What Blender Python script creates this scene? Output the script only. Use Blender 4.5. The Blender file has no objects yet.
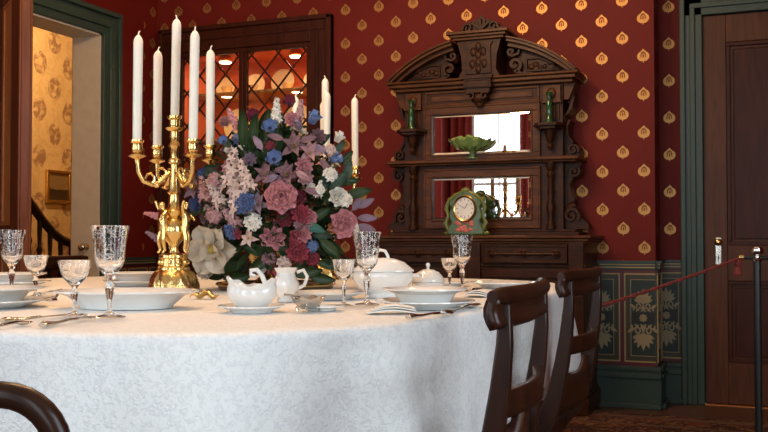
import bpy, bmesh, math, random
from mathutils import Vector, Matrix, Euler
R = math.radians
PI = math.pi
random.seed(7)
scene = bpy.context.scene
col = scene.collection

# ------------------------------------------------------------------ camera
CAM = Vector((0, 0, .93)); YAW = R(22.22); PITCH = R(1.474); F = 933.0
cd = bpy.data.cameras.new('camera'); cam = bpy.data.objects.new('camera', cd); col.objects.link(cam)
cam.location = CAM; cam.rotation_euler = (PI/2 + PITCH, 0, YAW)
cd.lens = F/768*36; cd.sensor_width = 36; cd.clip_start = .02
scene.camera = cam
CM = Euler((PI/2 + PITCH, 0, YAW)).to_matrix()

def ray(px, py): return CM @ Vector(((px-384)/F, (216-py)/F, -1))
def P(px, py, z=.762):                       # point of the table plane seen at a place of the photo
    d = ray(px, py); t = (z-CAM.z)/d.z; return CAM + d*t
def W(px, py, depth): return CAM + ray(px, py)*depth
def D(px, depth, z=.762):                    # column px at a distance, standing at height z
    p = CAM + ray(px, 240)*depth; return Vector((p.x, p.y, z))

# ------------------------------------------------------------------ mesh builder
class MB:
    def __init__(s):
        s.v = []; s.f = []; s.mi = []; s.mats = []; s.cur = 0; s.M = Matrix()
    def use(s, m):
        if m not in s.mats: s.mats.append(m)
        s.cur = s.mats.index(m); return s
    def add(s, vs, fs):
        b = len(s.v); s.v += [s.M @ Vector(v) for v in vs]
        for f in fs: s.f.append([b+i for i in f]); s.mi.append(s.cur)
        return s
    def box(s, x0, x1, y0, y1, z0, z1):
        return s.add([(x0,y0,z0),(x1,y0,z0),(x1,y1,z0),(x0,y1,z0),(x0,y0,z1),(x1,y0,z1),(x1,y1,z1),(x0,y1,z1)],
                     [(3,2,1,0),(4,5,6,7),(0,1,5,4),(1,2,6,5),(2,3,7,6),(3,0,4,7)])
    def prism(s, poly, axis, a0, a1, sh=1.0):
        def mk(u, v, a): return {'y': (u,a,v), 'z': (u,v,a), 'x': (a,u,v)}[axis]
        n = len(poly)
        cu = sum(p[0] for p in poly)/n; cv = sum(p[1] for p in poly)/n
        vs = [mk(u, v, a0) for u, v in poly] + [mk(cu+(u-cu)*sh, cv+(v-cv)*sh, a1) for u, v in poly]
        return s.add(vs, [tuple(range(n))[::-1], tuple(range(n, 2*n))] + [(i, (i+1) % n, n+(i+1) % n, n+i) for i in range(n)])
    def frame(s, x0, x1, z0, z1, w, y0, y1):     # rectangular frame in the x-z plane
        s.box(x0, x1, y0, y1, z0, z0+w); s.box(x0, x1, y0, y1, z1-w, z1)
        s.box(x0, x0+w, y0, y1, z0+w, z1-w); return s.box(x1-w, x1, y0, y1, z0+w, z1-w)
    def lathe(s, prof, c=(0,0,0), seg=24, sx=1, sy=1, wob=None, closed=False):
        vs = []; fs = []
        for k, (r, z) in enumerate(prof):
            for i in range(seg):
                a = 2*PI*i/seg; q, dz = wob(a, k/(len(prof)-1)) if wob else (1, 0)
                vs.append((c[0]+r*q*sx*math.cos(a), c[1]+r*q*sy*math.sin(a), c[2]+z+dz))
        n = len(prof)
        for k in range(n-1 if not closed else n):
            k2 = (k+1) % n
            for i in range(seg): fs.append((k*seg+i, k*seg+(i+1) % seg, k2*seg+(i+1) % seg, k2*seg+i))
        if not closed:
            if prof[0][0] > 1e-5: fs.append(tuple(range(seg))[::-1])
            if prof[-1][0] > 1e-5: fs.append(tuple((n-1)*seg+i for i in range(seg)))
        return s.add(vs, fs)
    def tube(s, pts, rad, seg=8, flat=1.0, cap=True):
        pts = [Vector(p) for p in pts]; n = len(pts)
        if not isinstance(rad, (list, tuple)): rad = [rad]*n
        vs = []; fs = []; up = None
        for k in range(n):
            t = (pts[min(k+1, n-1)] - pts[max(k-1, 0)])
            t = t.normalized() if t.length > 1e-9 else Vector((0,0,1))
            if up is None:
                up = Vector((0,0,1)) if abs(t.z) < .9 else Vector((1,0,0))
            up = (up - t*up.dot(t)); up = up.normalized() if up.length > 1e-6 else t.orthogonal().normalized()
            sd = t.cross(up)
            for i in range(seg):
                a = 2*PI*i/seg
                vs.append(pts[k] + sd*(rad[k]*math.cos(a)) + up*(rad[k]*flat*math.sin(a)))
        for k in range(n-1):
            for i in range(seg): fs.append((k*seg+i, k*seg+(i+1) % seg, (k+1)*seg+(i+1) % seg, (k+1)*seg+i))
        if cap: fs.append(tuple(range(seg))[::-1]); fs.append(tuple((n-1)*seg+i for i in range(seg)))
        return s.add(vs, fs)
    def ball(s, c, r, sc=(1,1,1), seg=12, rg=8):
        prof = [(r*math.sin(PI*k/rg), -r*math.cos(PI*k/rg)) for k in range(rg+1)]
        prof[0] = (1e-6, -r); prof[-1] = (1e-6, r)
        M0 = s.M.copy(); s.M = s.M @ Matrix.Translation(c) @ Matrix.Diagonal((*sc, 1))
        s.lathe(prof, seg=seg); s.M = M0; return s
    def grid(s, fn, nu, nv, closeu=False):
        vs = [fn(i/(nu if closeu else nu-1), j/(nv-1)) for j in range(nv) for i in range(nu)]
        fs = []
        for j in range(nv-1):
            for i in range(nu if closeu else nu-1):
                i2 = (i+1) % nu; fs.append((j*nu+i, j*nu+i2, (j+1)*nu+i2, (j+1)*nu+i))
        return s.add(vs, fs)
    def strip(s, pts, w, axis, a0, a1):           # band of width w along a 2-D path, extruded
        L = []; Rr = []
        ws = w if isinstance(w, (list, tuple)) else [w]*len(pts)
        for k in range(len(pts)):
            a = Vector(pts[max(k-1, 0)]); b = Vector(pts[min(k+1, len(pts)-1)]); t = (b-a).normalized()
            n = Vector((-t.y, t.x)); p = Vector(pts[k]); L.append(tuple(p+n*ws[k]/2)); Rr.append(tuple(p-n*ws[k]/2))
        def mk(p, a): return {'y': (p[0],a,p[1]), 'z': (p[0],p[1],a), 'x': (a,p[0],p[1])}[axis]
        n = len(pts); loop = n > 2 and (Vector(pts[0])-Vector(pts[-1])).length < 1e-6
        vs = []
        for k in range(n): vs += [mk(L[k], a0), mk(Rr[k], a0), mk(Rr[k], a1), mk(L[k], a1)]
        fs = [(4*k+q, 4*k+(q+1) % 4, 4*k+4+(q+1) % 4, 4*k+4+q) for k in range(n-1) for q in range(4)]
        fs += [(0, 1, 2, 3), (4*n-1, 4*n-2, 4*n-3, 4*n-4)]
        s.add(vs, fs)
        return s
    def mesh(s, name, smooth=True, ang=38):
        me = bpy.data.meshes.new(name); me.from_pydata([tuple(v) for v in s.v], [], s.f)
        for m in s.mats: me.materials.append(m)
        for p, i in zip(me.polygons, s.mi): p.material_index = i
        bm = bmesh.new(); bm.from_mesh(me); bmesh.ops.recalc_face_normals(bm, faces=bm.faces); bm.to_mesh(me); bm.free()
        if smooth:
            for p in me.polygons: p.use_smooth = True
            me.set_sharp_from_angle(angle=R(ang))
        return me
    def build(s, name, m=None, parent=None, loc=None, rot=None, bevel=0, smooth=True, label=None, sub=0, ang=38, solid=0):
        if m: 
            if not s.mats: s.mats = [m]
        o = bpy.data.objects.new(name, s.mesh(name, smooth, ang)); col.objects.link(o)
        if parent: o.parent = parent
        if loc is not None: o.location = loc
        if rot is not None: o.rotation_euler = rot if isinstance(rot, (tuple, list, Euler)) else (0,0,rot)
        if solid:
            b = o.modifiers.new('s', 'SOLIDIFY'); b.thickness = solid; b.offset = 0
        if sub:
            b = o.modifiers.new('u', 'SUBSURF'); b.levels = sub; b.render_levels = sub
        if bevel:
            b = o.modifiers.new('b', 'BEVEL'); b.width = bevel; b.segments = 2; b.limit_method = 'ANGLE'; b.angle_limit = R(40)
        if label: o['label'] = label
        return o

def tag(o, label, cat, group=None, kind=None):
    o['label'] = label; o['category'] = cat
    if group: o['group'] = group
    if kind: o['kind'] = kind
    return o
def struct(o): o['kind'] = 'structure'; return o
def empty(name, loc, rz=0, label=None, cat=None, group=None):
    o = bpy.data.objects.new(name, None); col.objects.link(o); o.location = loc; o.rotation_euler = (0, 0, rz)
    o.empty_display_size = .05
    if label: tag(o, label, cat, group)
    return o
def copy_tree(o, parent=None):
    c = o.copy(); col.objects.link(c); c.parent = parent
    for ch in list(o.children): copy_tree(ch, c)
    return c
def skin(name, verts, edges, radii, m, parent, loc=(0,0,0), rot=(0,0,0), sub=1, scale=1):
    me = bpy.data.meshes.new(name); me.from_pydata(verts, edges, []); me.materials.append(m)
    o = bpy.data.objects.new(name, me); col.objects.link(o); o.parent = parent; o.location = loc; o.rotation_euler = rot; o.scale = (scale,)*3
    sm = o.modifiers.new('skin', 'SKIN'); sm.use_smooth_shade = True
    lay = me.skin_vertices[0].data if me.skin_vertices else None
    if lay is None:
        bm = bmesh.new(); bm.from_mesh(me); bm.verts.layers.skin.verify(); bm.to_mesh(me); bm.free(); lay = me.skin_vertices[0].data
    for i, r in enumerate(radii): lay[i].radius = (r, r)
    lay[0].use_root = True
    u = o.modifiers.new('u', 'SUBSURF'); u.levels = sub; u.render_levels = sub
    return o

# ------------------------------------------------------------------ materials
class NT:
    def __init__(s, name):
        s.m = bpy.data.materials.new(name); s.m.use_nodes = True; s.t = s.m.node_tree; s.n = s.t.nodes
        s.b = s.n['Principled BSDF']
    def node(s, ty, **kw):
        n = s.n.new(ty)
        for k, v in kw.items(): setattr(n, k, v)
        return n
    def lk(s, a, b): s.t.links.new(a, b)
    def put(s, sock, v):
        if hasattr(v, 'is_output'): s.lk(v, sock)
        else: sock.default_value = v
    def M(s, op, a, b=0.0, c=0.0):
        n = s.node('ShaderNodeMath', operation=op); s.put(n.inputs[0], a); s.put(n.inputs[1], b); s.put(n.inputs[2], c); return n.outputs[0]
    def mix(s, f, a, b):
        n = s.node('ShaderNodeMix', data_type='RGBA'); s.put(n.inputs[0], f)
        for i, v in ((6, a), (7, b)):
            s.put(n.inputs[i], v if hasattr(v, 'is_output') else (*v[:3], 1))
        return n.outputs[2]
    def noise(s, scale, detail=3, vec=None, dist=0, rough=.5):
        n = s.node('ShaderNodeTexNoise'); n.inputs['Scale'].default_value = scale; n.inputs['Detail'].default_value = detail
        n.inputs['Distortion'].default_value = dist; n.inputs['Roughness'].default_value = rough
        if vec: s.lk(vec, n.inputs['Vector'])
        return n.outputs[0]
    def obj(s): return s.node('ShaderNodeTexCoord').outputs['Object']
    def pos(s): return s.node('ShaderNodeNewGeometry').outputs['Position']
    def mapv(s, vec, sc):
        n = s.node('ShaderNodeMapping'); n.inputs['Scale'].default_value = sc; s.lk(vec, n.inputs['Vector']); return n.outputs[0]
    def ramp(s, f, lo, hi):
        n = s.node('ShaderNodeMapRange'); s.put(n.inputs[0], f); n.inputs[1].default_value = lo; n.inputs[2].default_value = hi; return n.outputs[0]
    def bump(s, h, st, d=.01):
        n = s.node('ShaderNodeBump'); n.inputs['Strength'].default_value = st; n.inputs['Distance'].default_value = d
        s.lk(h, n.inputs['Height']); s.lk(n.outputs[0], s.b.inputs['Normal'])
    def set(s, **kw):
        for k, v in kw.items():
            k = {'color': 'Base Color', 'rough': 'Roughness', 'metal': 'Metallic', 'trans': 'Transmission Weight', 'ior': 'IOR', 'coat': 'Coat Weight',
                 'sss': 'Subsurface Weight', 'sheen': 'Sheen Weight', 'spec': 'Specular IOR Level', 'alpha': 'Alpha'}[k]
            if k == 'Base Color' and not hasattr(v, 'is_output'): v = (*v[:3], 1)
            s.put(s.b.inputs[k], v)
        return s

def plain(name, c, rough=.5, metal=0, var=.12, scale=18, bump=0, **kw):
    t = NT(name); n = t.noise(scale, 3, t.obj())
    d = tuple(x*(1-var) for x in c); e = tuple(min(1, x*(1+var)) for x in c)
    t.set(color=t.mix(n, d, e), rough=rough, metal=metal, **kw)
    if bump: t.bump(n, bump)
    return t.m
def wood(name, c1, c2, rough=.3, sc=(30, 30, 3), coat=.3, bump=.05):
    t = NT(name); v = t.mapv(t.obj(), sc); n = t.noise(1.0, 5, v, dist=1.2, rough=.6); f = t.ramp(n, .32, .68)
    t.set(color=t.mix(f, c1, c2), rough=rough, coat=coat, spec=.2); t.b.inputs['Coat Roughness'].default_value = .2
    t.bump(n, bump, .004); return t.m

def wallpaper(name, ax):
    t = NT(name); sp = t.node('ShaderNodeSeparateXYZ'); t.lk(t.pos(), sp.inputs[0])
    x = sp.outputs[ax]; z = sp.outputs[2]; A, B = .2285, .2145
    x0, z0 = (-.964, 2.284) if ax == 0 else (5.30, 2.284)
    res = None
    for ox, oz in ((0, 0), (A/2, B/2)):
        u = t.M('WRAP', t.M('SUBTRACT', x, x0+ox), A/2, -A/2); v = t.M('WRAP', t.M('SUBTRACT', z, z0+oz), B/2, -B/2)
        au = t.M('ABSOLUTE', u)
        def ell(cx, cy, rx, ry, uu=au):
            p = t.M('POWER', t.M('DIVIDE', t.M('SUBTRACT', uu, cx), rx), 2.0); q = t.M('POWER', t.M('DIVIDE', t.M('SUBTRACT', v, cy), ry), 2.0)
            return t.M('SQRT', t.M('ADD', p, q))
        body = t.M('LESS_THAN', ell(.005, -.006, .028, .0275), 1.0)
        tip = t.M('MULTIPLY', t.M('LESS_THAN', au, t.M('MULTIPLY', t.M('SUBTRACT', .036, v), .95)), t.M('GREATER_THAN', v, .005))
        body = t.M('MAXIMUM', body, t.M('MULTIPLY', tip, t.M('LESS_THAN', au, .03)))
        e = ell(.0, -.004, .0125, .020)
        ring = t.M('LESS_THAN', t.M('ABSOLUTE', t.M('SUBTRACT', e, 1.0)), .26)
        ring = t.M('MULTIPLY', ring, t.M('GREATER_THAN', v, -.012))
        core = t.M('LESS_THAN', ell(0, -.004, .0042, .012), 1.0)
        ring = t.M('MAXIMUM', ring, core)
        stem = t.M('MULTIPLY', t.M('LESS_THAN', au, .0022), t.M('MULTIPLY', t.M('LESS_THAN', v, -.03), t.M('GREATER_THAN', v, -.042)))
        mk = t.M('MAXIMUM', t.M('MULTIPLY', body, t.M('SUBTRACT', 1.0, t.M('MULTIPLY', ring, .8))), stem)
        res = mk if res is None else t.M('MAXIMUM', res, mk)
    if ax == 1: res = t.M('MULTIPLY', res, t.M('GREATER_THAN', x, 5.2))
    n = t.noise(3.0, 3, t.pos()); n2 = t.noise(140.0, 2, t.pos())
    red = t.mix(n, (.115, .0085, .0050), (.165, .0120, .0072)); gold = t.mix(n2, (.34, .165, .045), (.52, .28, .10))
    t.set(color=t.mix(res, red, gold), rough=t.M('SUBTRACT', .6, t.M('MULTIPLY', res, .18)), spec=.2, metal=t.M('MULTIPLY', res, .7)); t.bump(n2, .04, .002)
    return t.m
def hallpaper():
    t = NT('cream floral hall wallpaper'); sp = t.node('ShaderNodeSeparateXYZ'); t.lk(t.pos(), sp.inputs[0]); x = sp.outputs[1]; z = sp.outputs[2]
    A, B = .37, .42; res = None; nz = t.noise(16.0, 4, t.pos(), dist=.6)
    for ox, oz in ((0, 0), (A/2, B/2)):
        u = t.M('WRAP', t.M('SUBTRACT', x, 6.3+ox), A/2, -A/2); v = t.M('WRAP', t.M('SUBTRACT', z, 2.3+oz), B/2, -B/2)
        e = t.M('SQRT', t.M('ADD', t.M('POWER', t.M('DIVIDE', u, .085), 2.0), t.M('POWER', t.M('DIVIDE', v, .105), 2.0)))
        m = t.M('MULTIPLY', t.M('LESS_THAN', t.M('ADD', e, t.M('MULTIPLY', nz, .7)), 1.35), t.ramp(nz, .40, .55))
        res = m if res is None else t.M('MAXIMUM', res, m)
    scr = t.ramp(t.noise(7.0, 2, t.pos(), dist=2.5), .50, .56)
    base = t.mix(t.M('MULTIPLY', scr, .4), (.62, .44, .21), (.46, .30, .12))
    t.set(color=t.mix(res, base, (.30, .17, .085)), rough=.7); return t.m
def damask():
    t = NT('white damask linen'); o = t.pos()
    n = t.noise(13.0, 2, o, dist=2.5); f = t.ramp(n, .40, .60); n3 = t.noise(420.0, 2, o)
    vo = t.node('ShaderNodeTexVoronoi'); vo.inputs['Scale'].default_value = 150; t.lk(o, vo.inputs['Vector'])
    f2 = t.ramp(vo.outputs['Distance'], .2, .55); n4 = t.ramp(t.noise(75.0, 2, o, dist=1.0), .42, .58)
    g = t.M('MULTIPLY', t.M('ADD', t.M('MULTIPLY', f, .2), .8), t.M('MULTIPLY', f2, n4))
    t.set(color=t.mix(g, (.90, .90, .885), (.795, .80, .80)), rough=t.M('SUBTRACT', .8, t.M('MULTIPLY', f, .35)), sheen=.1)
    t.bump(t.M('ADD', t.M('MULTIPLY', g, .5), t.M('MULTIPLY', n3, .35)), .7, .0025); return t.m
def glass(name, c=(1, 1, 1), cut=True, rough=0.0):
    t = NT(name)
    if cut:
        sp = t.node('ShaderNodeSeparateXYZ'); t.lk(t.obj(), sp.inputs[0])
        vo = t.node('ShaderNodeTexVoronoi', feature='DISTANCE_TO_EDGE'); vo.inputs['Scale'].default_value = 75; t.lk(t.obj(), vo.inputs['Vector'])
        p = t.M('LESS_THAN', vo.outputs['Distance'], .035)
        nn = t.ramp(t.noise(55.0, 1, t.obj()), .45, .6)
        zone = t.M('GREATER_THAN', sp.outputs[2], .075)
        pz = t.M('MULTIPLY', t.M('MULTIPLY', p, nn), zone)
        t.set(color=c, trans=t.M('SUBTRACT', 1.0, t.M('MULTIPLY', pz, .3)), rough=t.M('MULTIPLY', pz, .4), ior=1.5)
        t.bump(vo.outputs['Distance'], .03, .0006)
    else: t.set(color=c, trans=1.0, rough=rough, ior=1.5)
    return t.m
def emit(name, c, st):
    t = NT(name); t.set(color=(0,0,0)); t.b.inputs['Emission Color'].default_value = (*c, 1); t.b.inputs['Emission Strength'].default_value = st; return t.m
def rugmat():
    t = NT('dark patterned rug'); o = t.pos(); vo = t.node('ShaderNodeTexVoronoi'); vo.inputs['Scale'].default_value = 7; t.lk(o, vo.inputs['Vector'])
    n = t.noise(22.0, 3, o, dist=1.5); f = t.ramp(vo.outputs['Distance'], .15, .5)
    c = t.mix(f, (.13, .035, .02), (.05, .022, .018)); c = t.mix(t.ramp(n, .5, .62), c, (.19, .105, .06))
    t.set(color=c, rough=.95, spec=.1); t.bump(n, .5, .01); return t.m
def floormat():
    t = NT('dark oak floorboards'); o = t.pos(); br = t.node('ShaderNodeTexBrick'); br.inputs['Scale'].default_value = 1.0
    br.inputs['Brick Width'].default_value = 1.6; br.inputs['Row Height'].default_value = .085; br.inputs['Mortar Size'].default_value = .0015
    br.inputs['Color1'].default_value = (.10, .038, .018, 1); br.inputs['Color2'].default_value = (.14, .055, .024, 1); br.inputs['Mortar'].default_value = (.02,.01,.006,1)
    t.lk(o, br.inputs['Vector']); n = t.noise(1.0, 4, t.mapv(o, (3, 50, 1)), dist=.8)
    t.set(color=t.mix(t.M('MULTIPLY', n, .5), br.outputs[0], (.05, .02, .01)), rough=.28); return t.m

WP_X = wallpaper('crimson wallpaper with gold leaf motifs', 0); WP_Y = wallpaper('crimson wallpaper with gold leaf motifs side', 1)
HALL = hallpaper(); CLOTH = damask()
GREEN = plain('dark green paint', (.023, .046, .035), .45, var=.15)
GREEN_D = plain('deep green lincrusta', (.008, .021, .016), .5, bump=.1)
OLIVE = plain('olive band paint', (.035, .033, .014), .45)
MAROON = plain('maroon paint', (.085, .009, .010), .45)
BLACKP = plain('black paint', (.010, .010, .009), .4)
GOLDP = plain('gold stripe paint', (.33, .23, .10), .5, metal=.25)
CREAMO = plain('cream gilt relief', (.25, .20, .11), .6, bump=.2)
JAMB = plain('grey cream jamb paint', (.62, .57, .47), .5)
CEIL = plain('ceiling plaster', (.55, .42, .30), .8)
WALNUT = wood('carved walnut', (.018, .0048, .0010), (.062, .0175, .0038), .42, (10, 30, 30), coat=.02)
WALNUT_L = wood('light walnut veneer', (.050, .0145, .0030), (.125, .040, .0085), .40, (5, 30, 26), coat=.06)
MAHOG = wood('mahogany chair wood', (.015, .0048, .0025), (.036, .011, .0046), .34, (14, 14, 5), coat=.15)
CABWOOD = wood('dark red cabinet wood', (.030, .007, .003), (.065, .014, .006), .45, (20, 20, 3), coat=.03)
DOORW = wood('brown panelled door wood', (.060, .021, .009), (.110, .040, .017), .45, (26, 26, 2.5), coat=.03)
DOORO = wood('orange varnished door wood', (.34, .12, .028), (.55, .20, .05), .3, (26, 26, 2.5))
BRASS = plain('polished brass', (.82, .58, .23), .22, 1.0, var=.1, scale=30)
BRASS_R = plain('cast brass relief', (.76, .53, .21), .27, 1.0, var=.25, scale=60, bump=.35)
SILVER = plain('polished silver', (.62, .58, .52), .12, 1.0, var=.05)
NICKEL = plain('nickel lock plate', (.85, .80, .68), .16, 1.0, var=.05)
WAX = plain('ivory candle wax', (.92, .87, .76), .42, var=.03, sss=.2)
CHINA = plain('white ironstone china', (.80, .79, .76), .12, var=.03, coat=.5)
CUT = glass('etched crystal'); CLEAR = glass('clear crystal', cut=False)
GREENG = glass('green glass', (.18, .62, .22), cut=False, rough=.05)
VASEG = plain('green glazed glass', (.36, .52, .17), .12, trans=.5, coat=.6)
BOTTLE = plain('bottle green glass', (.012, .075, .022), .08, coat=.8)
MIRROR = NT('silvered mirror').set(color=(.86, .86, .84), metal=1.0, rough=.015).m
PANE = glass('window glass', cut=False)
NAPK = plain('white napkin linen', (.84, .82, .78), .85, bump=.15)
FLOOR = floormat(); RUG = rugmat()
CURTAIN = plain('crimson curtain cloth', (.24, .020, .016), .85)
SASH = plain('white sash paint', (.7, .7, .68), .5)
ROPE = plain('red twisted rope', (.17, .018, .012), .8, scale=120, bump=.3)
REDV = wood('red varnished door stile', (.085, .022, .007), (.15, .042, .013), .4, (26, 26, 2.5), coat=.05)
GREEN2 = plain('sage green casing paint', (.034, .066, .052), .45, var=.15)
IRON = plain('black painted metal', (.012, .012, .013), .35)
FOLI = plain('green leaf', (.024, .050, .014), .45, var=.5, scale=25)
FOLI2 = plain('sage leaf', (.045, .080, .050), .5, var=.3)
STEMM = plain('stem green', (.05, .11, .03), .6)

# ------------------------------------------------------------------ room shell
BW = 5.35; RW = 5.60; LW = -3.88; CX = -.563; CEZ = 3.3; RE = -1.6; RI = 1.7
def wbox(name, m, *boxes):
    b = MB()
    for q in boxes: b.box(*q)
    return struct(b.build(name, m, smooth=False))
b = MB().use(FLOOR); b.box(-6.2, RI+.1, RE-.1, 9.6, -.05, 0); struct(b.build('floor', smooth=False))
wbox('ceiling', CEIL, (-6.2, RI+.1, RE-.1, 9.6, CEZ, CEZ+.05))
# back wall, with the cabinet recess (-3.67..-2.69, z 1.25..2.19)
KX0, KX1, KZ0, KZ1 = -3.68, -2.68, 1.22, 2.20
wbox('wall_back', WP_X, (LW, KX0, BW, BW+.5, 0, CEZ), (KX1, CX, BW, BW+.5, 0, CEZ), (KX0, KX1, BW, BW+.5, 0, KZ0), (KX0, KX1, BW, BW+.5, KZ1, CEZ))
wbox('wall_recess', WP_X, (CX, -.4, RW, RW+.2, 0, CEZ), (.72, RI+.1, RW, RW+.2, 0, CEZ), (-.4, .72, RW, RW+.2, 2.28, CEZ))
DY0, DY1, DZ = 3.84, 4.765, 2.235
wbox('wall_left', WP_Y, (LW-.21, LW, DY1, BW+.5, 0, CEZ), (LW-.21, LW, 3.2, DY0, 0, CEZ), (LW-.21, LW, DY0, DY1, DZ, CEZ),
     (LW-.21, LW, RE, -.6, 0, CEZ), (LW-.21, LW, -.6, .5, 0, .5), (LW-.21, LW, -.6, .5, 2.7, CEZ), (LW-.21, LW, .5, 3.2, 0, CEZ))
wbox('wall_right', WP_Y, (RI, RI+.1, RE, .3, 0, CEZ), (RI, RI+.1, 1.6, RW+.2, 0, CEZ), (RI, RI+.1, .3, 1.6, 0, .6), (RI, RI+.1, .3, 1.6, 2.7, CEZ))
wins = [(-3.62, -2.86), (-1.75, -.75), (.15, 1.15)]; WZ0, WZ1 = .62, 2.72  # second and third windows are unseen, added to light the cloth front
bx = [(LW-.21, wins[0][0], RE-.15, RE, 0, CEZ), (wins[0][1], wins[1][0], RE-.15, RE, 0, CEZ), (wins[1][1], wins[2][0], RE-.15, RE, 0, CEZ), (wins[2][1], RI+.1, RE-.15, RE, 0, CEZ)]
for a, c in wins: bx += [(a, c, RE-.15, RE, 0, WZ0), (a, c, RE-.15, RE, WZ1, CEZ)]
wbox('wall_front', WP_X, *bx)
for i, (a, c) in enumerate(wins):
    f = MB(); f.frame(a, c, WZ0, WZ1, .05, RE-.10, RE-.05); f.box(a+.05, c-.05, RE-.10, RE-.06, 1.65, 1.69); f.box((a+c)/2-.012, (a+c)/2+.012, RE-.095, RE-.065, WZ0+.05, WZ1-.05)
    w = struct(f.build('window_%d' % (i+1), SASH, smooth=False))
    t = MB(); t.frame(a-.1, c+.1, WZ0-.1, WZ1+.1, .1, RE, RE+.03); t.build('window_casing', GREEN, w, smooth=False)
f = MB(); f.M = Matrix(((0,-1,0,0),(1,0,0,0),(0,0,1,0),(0,0,0,1)))     # window of the left wall behind the camera
f.frame(-.6, .5, .5, 2.7, .05, -LW+.10, -LW+.15); f.box(-.55, .45, -LW+.10, -LW+.14, 1.58, 1.62)
struct(f.build('window_4', SASH, smooth=False))
f = MB(); f.M = Matrix(((0,-1,0,0),(1,0,0,0),(0,0,1,0),(0,0,0,1)))
f.frame(.3, 1.6, .6, 2.7, .05, -RI-.08, -RI-.03); f.box(.35, 1.55, -RI-.08, -RI-.04, 1.63, 1.67)
struct(f.build('window_5', SASH, smooth=False))
def curtain(x0, x1, label, axis='x', c=RE+.1):
    def fn(u, v):
        x = x0+(x1-x0)*u; w = .035*math.sin(u*(x1-x0)*2*PI/.1)
        return (x, c+w, 2.85-v*2.8) if axis == 'x' else (c+w, x, 2.85-v*2.8)
    return tag(MB().grid(fn, int(abs(x1-x0)*60), 12).build('curtain', CURTAIN, solid=.006), label, 'curtain', 'window curtains')
curtain(-3.86, -3.56, 'crimson curtain left of the bright window seen in the sideboard mirrors')
curtain(-2.92, -2.55, 'crimson curtain right of the bright window seen in the sideboard mirrors')
curtain(-.85, -.55, 'crimson curtain to the left of the window behind the viewer', 'y', LW+.1)

# hall beyond the doorway
wbox('wall_hall', HALL, (-6.05, -5.95, 3.2, 9.6, 0, CEZ))
wbox('wall_hall_end', HALL, (-6.05, LW-.21, 9.5, 9.6, 0, CEZ))
wbox('wall_hall_near', HALL, (-6.05, LW-.21, 3.1, 3.2, 0, CEZ))
wbox('wall_hall_side', HALL, (LW-.23, LW-.21, DY1+.0, 9.5, 0, CEZ))
wbox('trim_9', CABWOOD, (-5.95, -5.92, 3.2, 9.5, 0, .74), (-5.95, -5.90, 3.2, 9.5, .74, .78))
wbox('trim_1', JAMB, (LW-.215, LW-.001, DY1-.012, DY1, 0, DZ), (LW-.215, LW-.001, DY0, DY0+.012, 0, DZ), (LW-.215, LW-.001, DY0, DY1, DZ-.012, DZ))
# green casing of the left doorway
b = MB()
for y0, y1 in ((DY1, DY1+.15), (DY0-.15, DY0)):
    b.box(LW, LW+.022, y0, y1, 0, DZ+.15); b.box(LW, LW+.04, y0+.045, y1-.05, 0, DZ+.09)
    e = (y1-.03, y1) if y0 == DY1 else (y0, y0+.03)
    b.box(LW, LW+.05, e[0], e[1], 0, DZ+.12)
b.box(LW, LW+.023, DY0-.15, DY1+.15, DZ, DZ+.15); b.box(LW, LW+.041, DY0-.1, DY1+.1, DZ+.045, DZ+.1); b.box(LW, LW+.051, DY0-.15, DY1+.15, DZ+.12, DZ+.15)
struct(b.build('trim_2', GREEN2, bevel=.004))
# right door and casing
RX0, RX1, RZ1 = -.322, .62, 2.21
b = MB()
b.box(-.442, RX0, RW-.03, RW+.03, 0, RZ1+.14); b.box(RX1, RX1+.12, RW-.03, RW+.03, 0, RZ1+.14); b.box(-.442, RX1+.12, RW-.03, RW+.03, RZ1, RZ1+.14)
b.box(-.445, -.415, RW-.05, RW, 0, RZ1+.15); b.box(RX1+.09, RX1+.123, RW-.05, RW, 0, RZ1+.15); b.box(-.445, RX1+.12, RW-.05, RW, RZ1+.11, RZ1+.15)
b.box(-.39, -.36, RW-.042, RW, 0, RZ1+.05); b.box(RX1+.04, RX1+.07, RW-.042, RW, 0, RZ1+.05); b.box(-.39, RX1+.07, RW-.042, RW, RZ1+.04, RZ1+.07)
struct(b.build('trim_3', GREEN, bevel=.004))
d = struct(MB().box(RX0, RX1, RW+.025, RW+.06, .005, RZ1).build('door_1', DOORW, smooth=False))
b = MB()
sx = [(RX0, RX0+.125), (RX0+.41, RX0+.53), (RX1-.125, RX1)]
for x0, x1 in sx: b.box(x0, x1, RW+.0, RW+.026, .01, RZ1-.002)
for x0, x1 in ((sx[0][1], sx[1][0]), (sx[1][1], sx[2][0])):
    for z0, z1 in ((.01, .24), (.70, .90), (2.05, RZ1-.002)): b.box(x0, x1, RW+.0, RW+.026, z0, z1)
b.build('door_rails', DOORW, d, bevel=.003)
for x0, x1 in ((sx[0][1], sx[1][0]), (sx[1][1], sx[2][0])):
    for z0, z1 in ((.24, .70), (.90, 2.05)):
        q = MB(); q.frame(x0, x1, z0, z1, .022, RW+.006, RW+.03); q.frame(x0+.035, x1-.035, z0+.035, z1-.035, .008, RW+.016, RW+.03)
        q.box(x0+.04, x1-.04, RW+.018, RW+.03, z0+.04, z1-.04); q.build('door_panel', CABWOOD, d, bevel=.003)
lp = MB().box(-.262, -.228, RW-.006, RW+.001, .790, .945).build('lock_plate', NICKEL, d, bevel=.003, label='shiny metal lock plate with keyhole')
MB().box(-.248, -.243, RW-.009, RW-.004, .815, .84).build('keyhole', BLACKP, lp)
k = MB().tube([(-.245, RW-.005, .918), (-.245, RW-.04, .918)], .008); k.ball((-.245, RW-.055, .918), .021, (1, .7, 1)); k.build('door_knob', BRASS, lp)
wbox('trim_4', DOORO, (-.32, .62, RW-.02, RW+.025, 0, .006))

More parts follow.
